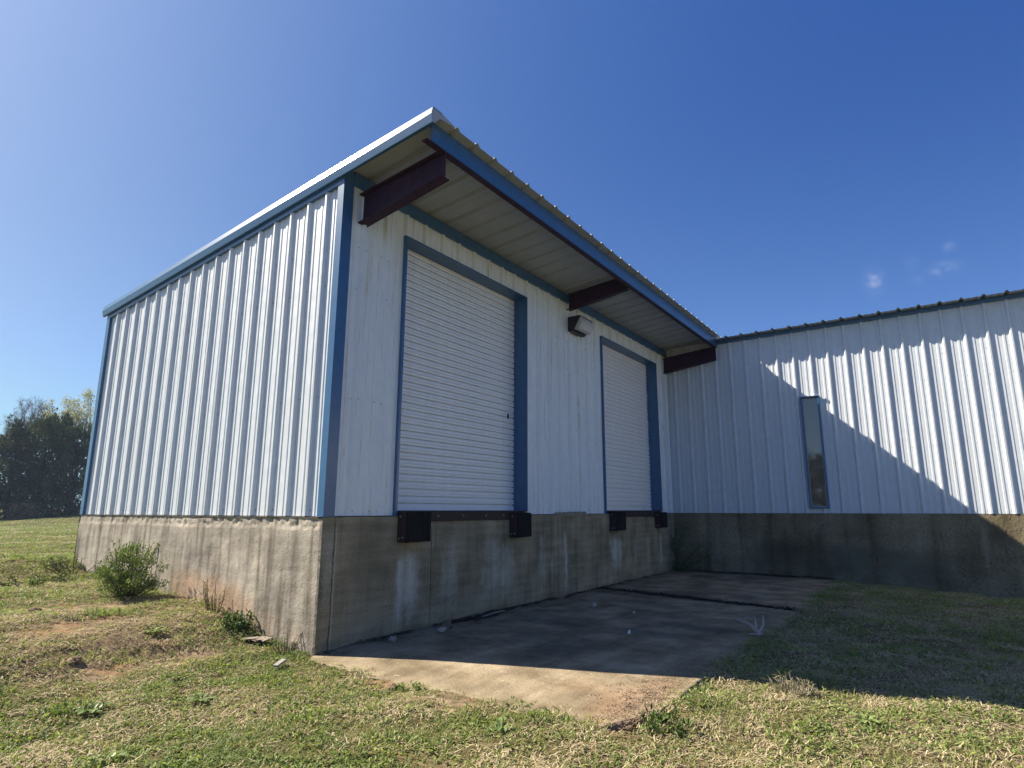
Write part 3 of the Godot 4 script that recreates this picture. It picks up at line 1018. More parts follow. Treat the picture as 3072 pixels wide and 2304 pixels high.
	sweep(st, PackedVector2Array([Vector2(0, 0), Vector2(-0.035, -0.004), Vector2(-0.035, 0.002), Vector2(0, 0.008)]), Vector3(x - 0.016, b1 + 0.004, a0 - 0.01), Vector3.RIGHT, Vector3.UP, Vector3(0, 0, a1 - a0 + 0.05))
	obj("drip_cap", finish(st), M.white, w)

# ---------------------------------------------------------------- slab
func slab_mesh(x0: Callable, x1: Callable, z0: float, z1: Callable, nx: int, nz: int) -> ArrayMesh:
	var st := SurfaceTool.new()
	st.begin(Mesh.PRIMITIVE_TRIANGLES)
	st.set_smooth_group(0)
	for j in nz + 1:
		for i in nx + 1:
			var s := float(i) / nx
			var r := float(j) / nz
			var zz := lerpf(z0, 3.1, r)
			var x := lerpf(x0.call(zz), x1.call(zz), s)
			var z := lerpf(z0, z1.call(x), r)
			var y := -1.17 - 0.032 * smoothstep(0.5, -0.2, x) + fine_noise.get_noise_2d(x * 14.0, z * 14.0) * 0.0016 + bump_noise.get_noise_2d(x * 1.5, z * 1.5 + 77.0) * 0.006
			st.set_uv(Vector2((x + 0.3) / 9.4, z / 3.2))
			st.add_vertex(Vector3(x, y, z))
	for j in nz:
		for i in nx:
			var a := j * (nx + 1) + i
			for k in [a, a + 1, a + nx + 2, a, a + nx + 2, a + nx + 1]:
				st.add_index(k)
	# skirt
	var base := (nx + 1) * (nz + 1)
	var rim := []
	for i in nx + 1: rim.append(i)
	for j in range(1, nz + 1): rim.append(j * (nx + 1) + nx)
	for i in range(nx - 1, -1, -1): rim.append(nz * (nx + 1) + i)
	for j in range(nz - 1, 0, -1): rim.append(j * (nx + 1))
	for id in rim:
		var i: int = id % (nx + 1)
		var j: int = id / (nx + 1)
		var s := float(i) / nx
		var r := float(j) / nz
		var zz := lerpf(z0, 3.1, r)
		var x := lerpf(x0.call(zz), x1.call(zz), s)
		st.set_uv(Vector2((x + 0.3) / 9.4, zz / 3.2))
		st.add_vertex(Vector3(x, -1.33, lerpf(z0, z1.call(x), r)))
	for k in rim.size():
		var k2 := (k + 1) % rim.size()
		for v in [rim[k], base + k, base + k2, rim[k], base + k2, rim[k2]]:
			st.add_index(v)
	st.generate_normals()
	st.generate_tangents()
	return st.commit()

func make_slab() -> void:
	var tan_c := Vector3(196, 176, 146)
	var fs := []
	var r := RandomNumberGenerator.new()
	r.seed = 77
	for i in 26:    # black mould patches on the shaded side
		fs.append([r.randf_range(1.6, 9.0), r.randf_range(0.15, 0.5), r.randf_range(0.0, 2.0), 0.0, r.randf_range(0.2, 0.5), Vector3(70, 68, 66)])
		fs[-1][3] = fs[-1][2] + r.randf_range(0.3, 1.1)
	for i in 150:   # pale flakes where the cream has spalled
		var x := r.randf_range(0.1, 2.2)
		var z := r.randf_range(0.6, 3.0)
		fs.append([x, r.randf_range(0.006, 0.02), z, z + r.randf_range(0.015, 0.06), 1.6, Vector3(200, 186, 160)])
	for s in [[0.5, 0.3, 2.6, 3.1, 0.5], [1.0, 0.35, 2.7, 3.15, 0.45], [0.75, 0.2, 2.2, 3.0, 0.25]]:
		fs.append([s[0], s[1], s[2], s[3], s[4], Vector3(134, 102, 78)])
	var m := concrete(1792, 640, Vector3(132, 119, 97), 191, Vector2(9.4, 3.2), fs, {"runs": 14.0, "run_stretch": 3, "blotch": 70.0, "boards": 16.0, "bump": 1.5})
	var m2 := m
	var left := func(z: float) -> float: return -0.17 + bump_noise.get_noise_2d(z * 4.0, 12.0) * 0.06 + fine_noise.get_noise_2d(z * 14.0, 4.0) * 0.02 + 0.06 * smoothstep(0.9, 0.2, z)
	var joint0 := func(z: float) -> float: return 5.33 - 0.18 * z + bump_noise.get_noise_2d(z * 6.0, 31.0) * 0.012
	var joint1 := func(z: float) -> float: return 5.42 - 0.18 * z + bump_noise.get_noise_2d(z * 6.0, 61.0) * 0.03
	var far := func(_z: float) -> float: return DOCK_L - 0.006
	var near := func(x: float) -> float: return 3.10 + bump_noise.get_noise_2d(x * 3.0, 9.0) * 0.03 + fine_noise.get_noise_2d(x * 12.0, 2.0) * 0.012 - 0.22 * smoothstep(0.35, -0.2, x)
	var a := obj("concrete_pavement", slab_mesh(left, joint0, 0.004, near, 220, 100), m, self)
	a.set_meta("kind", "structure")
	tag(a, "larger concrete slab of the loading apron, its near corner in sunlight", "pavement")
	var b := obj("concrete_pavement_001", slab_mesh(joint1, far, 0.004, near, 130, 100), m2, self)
	b.set_meta("kind", "structure")
	b.position.y = 0.012
	tag(b, "farther concrete slab of the loading apron beyond the dark joint", "pavement")
	var st := begin()
	box(st, Vector3(4.6, -1.36, 0.01), Vector3(5.6, -1.19, 3.06))
	var j := obj("joint_soil", finish(st), mottled(Color(0.035, 0.03, 0.025), 1.0, 75, 0.5, 2.0, 0.1), self)
	j.set_meta("kind", "structure")
	tag(j, "dark soil in the joint between the two concrete slabs", "soil")

# ---------------------------------------------------------------- plants
func leaf(st: SurfaceTool, p: Vector3, d: Vector3, up: Vector3, l: float, w: float, c: Color) -> void:
	var s := d.cross(up).normalized() * w * 0.5
	var n := s.cross(d).normalized()
	var m := p + d * l * 0.5 + n * l * 0.10
	st.set_color(c)
	tri(st, p, m + s, p + d * l)
	tri(st, p, p + d * l, m - s)

func rdir() -> Vector3:
	var z := rng.randf_range(-1, 1)
	var a := rng.randf() * TAU
	var q := sqrt(1.0 - z * z)
	return Vector3(q * cos(a), z, q * sin(a))

func evergreen(sd: int, h: float, r: float, dark: Color, light: Color) -> Array:
	rng.seed = sd
	var tr := begin()
	var lean := Vector3(rng.randf_range(-0.2, 0.2), 0, rng.randf_range(-0.2, 0.2))
	tube(tr, [Vector3.ZERO, lean * 0.5 + Vector3(0, h * 0.45, 0), lean + Vector3(0, h * 0.95, 0)], [0.16, 0.10, 0.02], 7)
	var st := begin()
	var clumps := 150
	for i in clumps:
		var t := pow(rng.randf(), 0.85)
		var env := r * minf(1.0, pow(1.0 - t, 0.42) * 1.15) * (0.55 + 0.75 * rng.randf())
		if t < 0.08:
			env *= 0.8
		var a := rng.randf() * TAU
		var rad := env * (0.35 + 0.65 * sqrt(rng.randf()))
		var c := Vector3(cos(a) * rad, h * (0.02 + 0.90 * t + 0.07 * rng.randf()), sin(a) * rad) + lean * t
		tube(tr, [Vector3(lean.x * t, c.y - rad * 0.25, lean.z * t), c], [0.03, 0.008], 3)
		var size := 0.18 + 0.30 * (1.0 - t)
		for k in 34:
			var o := rdir()
			var p := c + Vector3(o.x * size, o.y * size * 1.1, o.z * size) * pow(rng.randf(), 0.5)
			var d := (o + Vector3(0, 0.35, 0) + rdir() * 0.5).normalized()
			leaf(st, p, d, rdir(), rng.randf_range(0.16, 0.34), rng.randf_range(0.07, 0.14), dark.lerp(light, rng.randf()))
	for k in 150:     # ragged leader shoots
		var t := rng.randf_range(0.86, 1.03)
		var lead := float(k % 4)
		var p := lean * t + Vector3(sin(lead * 1.9 + sd) * r * 0.45, h * (t - 0.05 * lead * fmod(sd * 0.37, 1.0)), cos(lead * 1.9 + sd) * r * 0.45) + rdir() * 0.14
		leaf(st, p, (Vector3.UP + rdir() * 0.7).normalized(), rdir(), 0.26, 0.09, dark.lerp(light, rng.randf()))
	return [finish(tr), finish(st)]

func branching(tr: SurfaceTool, tips: Array, p: Vector3, d: Vector3, l: float, r: float, depth: int) -> void:
	var q := p + d * l * 0.5 + rdir() * l * 0.05
	var e := q + (d + rdir() * 0.2 + Vector3(0, 0.12, 0)).normalized() * l * 0.5
	tube(tr, [p, q, e], [r, r * 0.82, r * 0.62], 5 if depth > 2 else 3)
	tips.append(e)
	if depth == 0:
		return
	var n := 3 if depth > 1 else 4
	for i in n:
		var nd := (d * 0.85 + rdir() * 0.75 + Vector3(0, 0.25, 0)).normalized()
		branching(tr, tips, e if i else q, nd, l * rng.randf_range(0.55, 0.8), r * 0.55, depth - 1)

func make_trees(cam: Vector3) -> void:
	var bark := plain(Color(0.07, 0.055, 0.045), 0.95, 0.2)
	var leaf_m := leafy(0.7, Color(0.25, 0.3, 0.15))
	var dark := Color(0.062, 0.085, 0.036)
	var light := Color(0.14, 0.155, 0.065)
	var kinds := []
	for k in 3:
		var e := evergreen(300 + k, 7.6, 1.9, dark, light.lerp(Color(0.085, 0.075, 0.045), k * 0.4))
		kinds.append(e)
	var list := [
		[12.50, 60.0, 5.6, 1.1, "dark evergreen tree at the left edge, lowest of the row"],
		[13.90, 60.5, 6.6, 1.0, "broad dark evergreen tree, second from the left in the row"],
		[14.85, 59.0, 7.5, 0.8, "dark evergreen with a forked top below the bare tree's left side"],
		[15.75, 61.0, 7.8, 0.8, "dark evergreen directly below the bare tree"],
		[16.55, 59.0, 8.1, 0.85, "tallest dark evergreen, between the bare tree and the pale tree"],
		[17.40, 60.5, 8.2, 0.85, "dark evergreen in front of the pale tree's left half"],
		[18.30, 58.5, 7.2, 0.9, "dark evergreen in front of the pale tree's right half"],
		[19.30, 59.5, 7.3, 1.0, "dark evergreen half hidden behind the dock building's far corner"],
		[10.80, 61.0, 5.5, 1.1, "dark evergreen next left of the lowest one of the row, outside the picture"], [8.90, 60.0, 6.0, 1.1, "dark evergreen at the outer left end of the row, outside the picture"], [21.00, 61.0, 7.5, 1.1, "dark evergreen of the row wholly hidden behind the dock building"]]
	var protos := []
	for k in 3:
		var base: Array = list[k]
		var t := thing("evergreen_tree", base[4], "tree", Vector3.ZERO, "evergreens at the far edge of the field")
		obj("trunk", kinds[k][0], bark, t)
		obj("crown", kinds[k][1], leaf_m, t)
		protos.append(t)
	for i in list.size():
		var q: Array = list[i]
		var a := deg_to_rad(q[0])
		var x: float = cam.x + sin(a) * q[1]
		var z: float = cam.z - cos(a) * q[1]
		var at := Vector3(x, ground_y(x, z) - 0.15, z)
		var s: float = q[2] / 7.6
		var label: String = q[4] if q[4] != "" else "dark evergreen tree of the row, out of sight beside those at the left"
		if i < 3:
			protos[i].position = at
			protos[i].rotation.y = i * 2.1
			protos[i].scale = Vector3(q[3], s, q[3])
		else:
			dup(protos[i % 3], at, i * 1.7, Vector3(q[3], s, q[3]), label)
	for i in 9:    # the trees that the narrow window mirrors
		var x := -62.0 + (i % 3) * 2.5
		var z := -20.0 + i * 2.7
		var s := 0.95 + 0.35 * fmod(i * 0.618, 1.0)
		dup(protos[(i + 1) % 3], Vector3(x, ground_y(x, z) - 0.3, z), i * 1.3, Vector3(1.2, s, 1.2), "dark evergreen across the lawn, mirrored in the narrow window pane")
	# bare tree
	rng.seed = 411
	var st := begin()
	var tips := []
	tube(st, [Vector3.ZERO, Vector3(0.1, 2.6, 0), Vector3(0.0, 5.2, 0.1)], [0.20, 0.16, 0.12], 8)
	for i in 4:
		branching(st, tips, Vector3(0.0, 4.0 + i * 0.4, 0.05), (Vector3(cos(i * 1.6), 1.6, sin(i * 1.6))).normalized(), 2.0, 0.075, 4)
	var t := thing("bare_tree", "leafless tree with a spray of thin grey twigs above the evergreens", "tree")
	obj("trunk", finish(st), plain(Color(0.16, 0.13, 0.115), 0.9, 0.2), t)
	var tw := begin()
	for p in tips:
		for k in 3:
			var d := (rdir() + Vector3(0, 0.6, 0)).normalized()
			tube(tw, [p, p + d * rng.randf_range(0.3, 0.6)], [0.010, 0.004], 3)
	obj("twigs", finish(tw), plain(Color(0.22, 0.18, 0.16), 0.9, 0.2), t)
	var a1 := deg_to_rad(15.7)
	t.position = Vector3(cam.x + sin(a1) * 66.0, -0.5, cam.z - cos(a1) * 66.0)
	t.scale = Vector3(0.85, 1.0, 0.85)
	var t2 := dup(t, Vector3(cam.x + sin(deg_to_rad(14.75)) * 67.0, -0.6, cam.z - cos(deg_to_rad(14.75)) * 67.0), 2.0, Vector3(0.6, 0.84, 0.6), "smaller leafless tree to the left of the tall bare one")
	t2.set_meta("category", "tree")
	# pale tree coming into leaf
	rng.seed = 431
	st = begin()
	tips = []
	tube(st, [Vector3.ZERO, Vector3(0.1, 2.6, 0), Vector3(0.0, 4.6, 0.1)], [0.22, 0.18, 0.13], 8)
	for i in 6:
		branching(st, tips, Vector3(0.0, 3.2 + i * 0.4, 0.05), (Vector3(cos(i * 1.1), 1.1, sin(i * 1.1))).normalized(), 1.9, 0.085, 3)
	var pt := thing("pale_tree", "pale blossoming tree taller than the evergreens, next to the building", "tree")
	obj("trunk", finish(st), plain(Color(0.20, 0.17, 0.14), 0.9, 0.2), pt)
	st = begin()
	for p in tips:
		for k in 16:
			var o := rdir() * rng.randf_range(0.05, 0.42)
			leaf(st, p + o, rdir(), rdir(), rng.randf_range(0.12, 0.24), rng.randf_range(0.07, 0.13), Color(0.30, 0.33, 0.17).lerp(Color(0.50, 0.50, 0.42), rng.randf()))
	obj("crown", finish(st), leafy(0.7, Color(0.6, 0.6, 0.4)), pt)
	var a2 := deg_to_rad(18.5)
	pt.position = Vector3(cam.x + sin(a2) * 64.0, -0.5, cam.z - cos(a2) * 64.0)
	pt.scale = Vector3(0.95, 1.16, 0.95)
	# brush along the foot of the trees
	rng.seed = 451
	for q in [[16.0, 56.0, 1.3, Color(0.20, 0.16, 0.10), "tangle of dry pale brush at the foot of the evergreens"], [13.6, 57.0, 1.5, Color(0.09, 0.11, 0.05), "low dark thicket at the foot of the trees on the left"], [18.0, 57.0, 1.1, Color(0.09, 0.115, 0.05), "low green thicket at the foot of the trees beside the building"]]:
		st = begin()
		var sm := begin()
		for i in 60:
			var b := Vector3(rng.randf_range(-0.9, 0.9), 0, rng.randf_range(-0.5, 0.5))
			var e := b + Vector3(rng.randf_range(-0.5, 0.5), rng.randf_range(0.3, 1.0) * q[2], rng.randf_range(-0.4, 0.4))
			tube(sm, [b, e], [0.018, 0.006], 3)
			for k in 14:
				var c: Color = q[3]
				leaf(st, b.lerp(e, rng.randf_range(0.25, 1.05)) + rdir() * 0.15, rdir(), rdir(), rng.randf_range(0.10, 0.2), 0.07, c * rng.randf_range(0.7, 1.4))
		var a := deg_to_rad(q[0])
		var at := Vector3(cam.x + sin(a) * q[1], 0, cam.z - cos(a) * q[1])
		at.y = ground_y(at.x, at.z) - 0.05
		var br := thing("brush", q[4], "bush", at)
		obj("stems", finish(sm), bark, br)
		obj("leaves", finish(st), leaf_m, br)

func plant(called: String, label: String, category: String, at: Vector3, radius: float, height: float, stems: int, per: int, ll: float, lw: float, c0: Color, c1: Color, sd: int, stem_c: Color, round_top := false) -> Node3D:
	# an upright leafy plant: stems fan out from the base and carry leaves
	rng.seed = sd
	var sm := begin()
	var st := begin()
	for i in stems:
		var a := rng.randf() * TAU
		var f := sqrt(rng.randf())
		var hh := height * (1.0 - 0.45 * f * f if round_top else rng.randf_range(0.5, 1.0))
		hh *= rng.randf_range(0.8, 1.12)
		var tip := Vector3(cos(a) * f * radius, hh, sin(a) * f * radius)
		var b := Vector3(cos(a) * f * radius * 0.45, -0.02, sin(a) * f * radius * 0.45)
		var mid := b.lerp(tip, 0.55) + Vector3(cos(a), 0, sin(a)) * radius * 0.10
		tube(sm, [b, mid, tip], [0.005, 0.004, 0.002], 4)
		for k in per:
			var t := rng.randf_range(0.12, 1.03)
			var p := b.lerp(mid, t / 0.55) if t < 0.55 else mid.lerp(tip, (t - 0.55) / 0.45)
			var d := (rdir() + Vector3(cos(a), 0.3, sin(a)) * 0.5).normalized()
			p += rdir() * 0.012
			leaf(st, p, d, (Vector3.UP + rdir() * 0.6).normalized(), ll * rng.randf_range(0.6, 1.25), lw * rng.randf_range(0.7, 1.2), c0.lerp(c1, rng.randf()))
	var t2 := thing(called, label, category, at)
	obj("stems", finish(sm), plain(stem_c, 0.8, 0.2), t2)
	obj("leaves", finish(st), leafy(0.5, Color(0.45, 0.55, 0.22)), t2)
	return t2

func rosette(at: Vector3, r: float, n: int, c: Color, label: String, sd: int) -> void:
	rng.seed = sd
	var st := begin()
	for i in n:
		var a := TAU * i / n + rng.randf_range(-0.3, 0.3)
		var l := r * rng.randf_range(0.6, 1.1)
		var w := l * rng.randf_range(0.28, 0.4)
		var d := Vector3(cos(a), 0, sin(a))
		var s := Vector3(-d.z, 0, d.x)
		var up := rng.randf_range(0.25, 0.8)
		var cc := c * rng.randf_range(0.8, 1.25)
		cc.a = 1.0
		st.set_color(cc)
		var p0 := Vector3.ZERO
		var p1 := d * l * 0.45 + Vector3.UP * l * 0.42 * up
		var p2 := d * l * 0.8 + Vector3.UP * l * 0.45 * up
		var p3 := d * l + Vector3.UP * l * 0.3 * up
		var dip := Vector3.DOWN * w * 0.12
		for sg in [-1.0, 1.0]:
			var e1: Vector3 = p1 + s * w * 0.42 * sg
			var e2: Vector3 = p2 + s * w * 0.5 * sg
			tri(st, p0, p1 + dip, e1)
			tri(st, p1 + dip, e2, e1)
			tri(st, p1 + dip, p2 + dip, e2)
			tri(st, p2 + dip, p3, e2)
	var o := obj("weed_rosette", finish(st), M.weed, self)
	at.y = ground_y(at.x, at.z) + 0.004
	o.position = at
	tag(o, label, "weed", "broad-leaved weeds in the lawn")

# ---------------------------------------------------------------- small things
func stone_mesh(sd: int, r: Vector3) -> ArrayMesh:
	rng.seed = sd
	var n := FastNoiseLite.new()
	n.seed = sd
	n.frequency = 1.1
	var st := begin()
	var rows := 7
	var cols := 10
	var g := []
	for j in rows + 1:
		var row := []
		for i in cols:
			var la := -PI / 2 + PI * j / rows
			var a := TAU * i / cols
			var d := Vector3(cos(la) * cos(a), sin(la), cos(la) * sin(a))
			row.append(d * (0.85 + 0.45 * n.get_noise_3dv(d * 1.4)) * r)
		g.append(row)
	for j in rows:
		for i in cols:
			quad(st, g[j][i], g[j][(i + 1) % cols], g[j + 1][(i + 1) % cols], g[j + 1][i])
	return finish(st)

func stone(at: Vector3, r: Vector3, c: Color, label: String, sd: int) -> void:
	var o := obj("stone", stone_mesh(sd, r), mottled(c, 0.9, sd, 0.35, 6.0, 0.2), self)
	o.position = at
	tag(o, label, "stone", "loose stones on the slab")

func make_small_things() -> void:
	stone(Vector3(0.705, -1.150, 0.24), Vector3(0.05, 0.035, 0.04), Color(0.28, 0.25, 0.21), "small pale stone nearest the front corner, near the wall foot", 501)
	stone(Vector3(1.305, -1.148, 0.32), Vector3(0.065, 0.035, 0.045), Color(0.36, 0.31, 0.24), "flat pale stone in front of the brown one on the slab", 502)
	stone(Vector3(1.463, -1.132, 0.25), Vector3(0.07, 0.055, 0.06), Color(0.17, 0.13, 0.10), "brown stone against the pale flat stone on the slab", 503)
	stone(Vector3(3.634, -1.15, 0.84), Vector3(0.045, 0.035, 0.04), Color(0.33, 0.31, 0.28), "small grey stone alone in the middle of the slab", 504)
	stone(Vector3(3.478, -1.16, 1.47), Vector3(0.022, 0.014, 0.018), Color(0.55, 0.54, 0.50), "tiny white pebble on the slab nearer the lawn than the grey stone", 505)
	# curled scrap of paper
	var st := begin()
	var pts := [Vector2(-0.05, 0.004), Vector2(-0.03, 0.012), Vector2(-0.008, 0.008), Vector2(0.012, 0.002), Vector2(0.035, 0.012), Vector2(0.055, 0.022)]
	for i in pts.size() - 1:
		quad(st, Vector3(pts[i].x, pts[i].y, -0.014), Vector3(pts[i + 1].x, pts[i + 1].y, -0.012), Vector3(pts[i + 1].x, pts[i + 1].y, 0.014), Vector3(pts[i].x, pts[i].y, 0.012))
	var sc := obj("paper_scrap", finish(st), plain(Color(0.62, 0.62, 0.60), 0.8, 0.2), self)
	sc.position = Vector3(2.32, -1.166, 1.94)
	sc.rotation.y = 0.4
	tag(sc, "small curled white paper scrap on the dark slab", "scrap")
	# fallen branch at the lawn edge of the slab
	st = begin()
	var fork := Vector3(2.940, -1.135, 3.05)
	tube(st, [Vector3(3.650, -1.145, 2.60), Vector3(3.440, -1.12, 2.72), Vector3(3.210, -1.115, 2.90), fork], [0.007, 0.013, 0.016, 0.019], 6)
	tube(st, [fork, Vector3(2.820, -1.125, 3.10), Vector3(2.650, -1.10, 3.12)], [0.018, 0.016, 0.009], 6)
	tube(st, [fork, Vector3(3.030, -1.08, 3.08), Vector3(3.130, -1.0, 3.06)], [0.014, 0.011, 0.006], 6)
	tube(st, [Vector3(2.990, -1.125, 3.02), Vector3(3.090, -1.06, 2.99), Vector3(3.120, -0.98, 2.97)], [0.012, 0.009, 0.005], 6)
	tube(st, [Vector3(2.820, -1.125, 3.10), Vector3(2.730, -1.12, 3.02)], [0.012, 0.008], 6)
	tube(st, [Vector3(3.340, -1.115, 2.80), Vector3(3.320, -1.05, 2.86)], [0.008, 0.003], 5)
	var br := obj("fallen_branch", finish(st), mottled(Color(0.36, 0.33, 0.29), 0.85, 511, 0.4, 8.0, 0.2), self)
	tag(br, "forked grey fallen branch lying across the slab's lawn edge", "branch")
	# rotten boards and dark litter along the foot of the front wall
	st = begin()
	for q in [[1.62, 0.13, 2.28, 0.15, 0.10], [1.9, 0.24, 2.5, 0.19, 0.06], [2.2, 0.10, 3.0, 0.07, 0.07]]:
		var p := []
		var rr := []
		for i in 7:
			var f := i / 6.0
			p.append(Vector3(lerpf(q[0], q[2], f), -1.15 + 0.012 * sin(f * 7.0), lerpf(q[1], q[3], f) + 0.02 * sin(f * 5.0 + q[0])))
			rr.append(0.020 if i > 0 and i < 6 else 0.008)
		tube(st, p, rr, 5)
	var bd := obj("rotten_boards", finish(st), mottled(Color(0.03, 0.024, 0.02), 0.9, 521, 0.7, 5.0, 0.2), self)
	tag(bd, "dark rotten wooden strips lying along the foot of the front wall", "wood")
	st = begin()
	tube(st, [Vector3(2.05, -1.125, 0.26), Vector3(2.3, -1.118, 0.245), Vector3(2.55, -1.13, 0.20)], [0.006, 0.010, 0.006], 5)
	var pl := obj("pale_stick", finish(st), mottled(Color(0.26, 0.24, 0.21), 0.8, 523, 0.3, 5.0, 0.2), self)
	tag(pl, "thin pale stick on the dark rotten wood by the wall foot", "stick")
	st = begin()
	tube(st, [Vector3(4.0, -1.145, 0.20), Vector3(4.2, -1.135, 0.165), Vector3(4.42, -1.145, 0.10)], [0.012, 0.022, 0.010], 5)
	var p2 := obj("rotten_boards_001", finish(st), mottled(Color(0.05, 0.045, 0.04), 0.9, 525, 0.6, 5.0, 0.2), self)
	tag(p2, "short dark piece of wood by the wall foot between the doors", "wood")
	# dead leaf litter: one object
	rng.seed = 531
	var lm := begin()
	for k in 9:
		var a := rng.randf() * TAU
		var p := Vector3(rng.randf_range(-0.05, 0.05), rng.randf_range(0.002, 0.014), rng.randf_range(-0.05, 0.05))
		var v := rng.randf_range(0.7, 1.3)
		leaf(lm, p, Vector3(cos(a), rng.randf_range(-0.1, 0.3), sin(a)).normalized(), (Vector3.UP + rdir() * 0.4).normalized(), rng.randf_range(0.018, 0.04), rng.randf_range(0.006, 0.018), Color(v, v, v))
	var mm := MultiMesh.new()
	mm.transform_format = MultiMesh.TRANSFORM_3D
	mm.use_colors = true
	mm.mesh = finish(lm)
	var spots := []
	for i in 420:    # along the foot of the wall
		var x := rng.randf_range(0.02, 9.0)
		if patch_noise.get_noise_2d(x * 3.0, 400.0) < -0.15:
			continue
		spots.append([Vector3(x, -1.168 - 0.032 * smoothstep(0.5, -0.2, x), 0.02 + absf(rng.randfn(0.0, 0.05))), Color(0.05, 0.04, 0.03) * rng.randf_range(0.6, 1.6), 1.0])
	for i in 420:    # in the joint
		var z := rng.randf_range(0.05, 3.05)
		spots.append([Vector3(5.375 - 0.18 * z + rng.randfn(0.0, 0.03), -1.185 + rng.randf() * 0.02, z), Color(0.035, 0.03, 0.025) * rng.randf_range(0.6, 1.6), 1.2])
	for i in 650:    # brown litter on the near corner of the slab
		var p := Vector2(rng.randfn(0.6, 0.4), 3.04 - absf(rng.randfn(0.0, 0.17)))
		if p.x < -0.1:
			continue
		spots.append([Vector3(p.x, -1.175 - 0.03 * smoothstep(0.5, -0.2, p.x), p.y), Color(0.21, 0.15, 0.105).lerp(Color(0.33, 0.25, 0.17), rng.randf()), 0.5])
	for i in 260:    # at the corner where the long wall meets the slab
		spots.append([Vector3(DOCK_L - 0.02 - absf(rng.randfn(0.0, 0.06)), -1.155, rng.randf_range(0.02, 3.0)), Color(0.05, 0.045, 0.03) * rng.randf_range(0.6, 1.5), 1.2])
	mm.instance_count = spots.size()
	for i in spots.size():
		mm.set_instance_transform(i, Transform3D(Basis(Vector3.UP, rng.randf() * TAU).scaled(Vector3.ONE * spots[i][2] * rng.randf_range(0.7, 1.3)), spots[i][0]))
		var c: Color = spots[i][1]
		c.a = 1.0
		mm.set_instance_color(i, c)
	var li := MultiMeshInstance3D.new()
	li.name = "leaf_litter"
	li.multimesh = mm
	li.material_override = leafy(0.9, Color(0.1, 0.08, 0.05))
	add_child(li, true)
	li.set_meta("kind", "stuff")
	tag(li, "dead brown leaf litter gathered along the wall foot, the joint and the slab's near corner", "litter")
	# litter at the left wall
	var wood := mottled(Color(0.30, 0.28, 0.24), 0.8, 541, 0.3, 4.0, 0.2)
	st = begin()
	box(st, Vector3(-0.07, 0, -0.022), Vector3(0.07, 0.016, 0.022), 0.003)
	var w1 := obj("wood_offcut", finish(st), wood, self)
	w1.position = Vector3(-0.42, ground_y(-0.42, 0.12) + 0.03, 0.12)
	w1.rotation = Vector3(0.05, 0.5, 0.12)
	tag(w1, "small pale wood offcut in the grass left of the front corner", "wood")
	st = begin()
	for i in 5:
		var a := rng.randf() * TAU
		var p := Vector3(rng.randf_range(-0.1, 0.1), 0.004 + 0.010 * i, rng.randf_range(-0.11, 0.11))
		var d := Vector3(cos(a), rng.randf_range(-0.35, 0.35), sin(a)) * rng.randf_range(0.05, 0.10)
		var s := Vector3(-sin(a), 0.2, cos(a)) * rng.randf_range(0.025, 0.05)
		quad(st, p - d - s, p + d - s * 0.7, p + d * 0.9 + s, p - d + s * 1.1)
		quad(st, p - d - s + Vector3(0, 0.006, 0), p + d - s * 0.7 + Vector3(0, 0.012, 0), p + d * 0.9 + s + Vector3(0, 0.008, 0), p - d + s * 1.1 + Vector3(0, 0.004, 0))
	var w2 := obj("bark_scraps", finish(st), mottled(Color(0.20, 0.17, 0.14), 0.85, 545, 0.8, 6.0, 0.2), self)
	w2.position = Vector3(-0.16, ground_y(-0.16, -0.64) - 0.005, -0.64)
	tag(w2, "heap of grey and pale bark scraps against the side wall's foot", "bark")
	for q in [[-1.53, -0.84, 0.055, 551, "dark clod of earth on the bare patch farthest from the wall"], [-1.35, -2.35, 0.06, 553, "dark clod of earth at the far side of the bare patch"], [-0.25, 1.25, 0.05, 555, "red clay clod at the slab's ragged left edge"]]:
		var cl := obj("clod", stone_mesh(q[3], Vector3(q[2], q[2] * 0.5, q[2])), mottled(Color(0.22, 0.155, 0.105), 1.0, q[3], 0.5, 6.0, 0.1), self)
		cl.position = Vector3(q[0], ground_y(q[0], q[1]) + q[2] * 0.2, q[1])
		tag(cl, q[4], "clod")

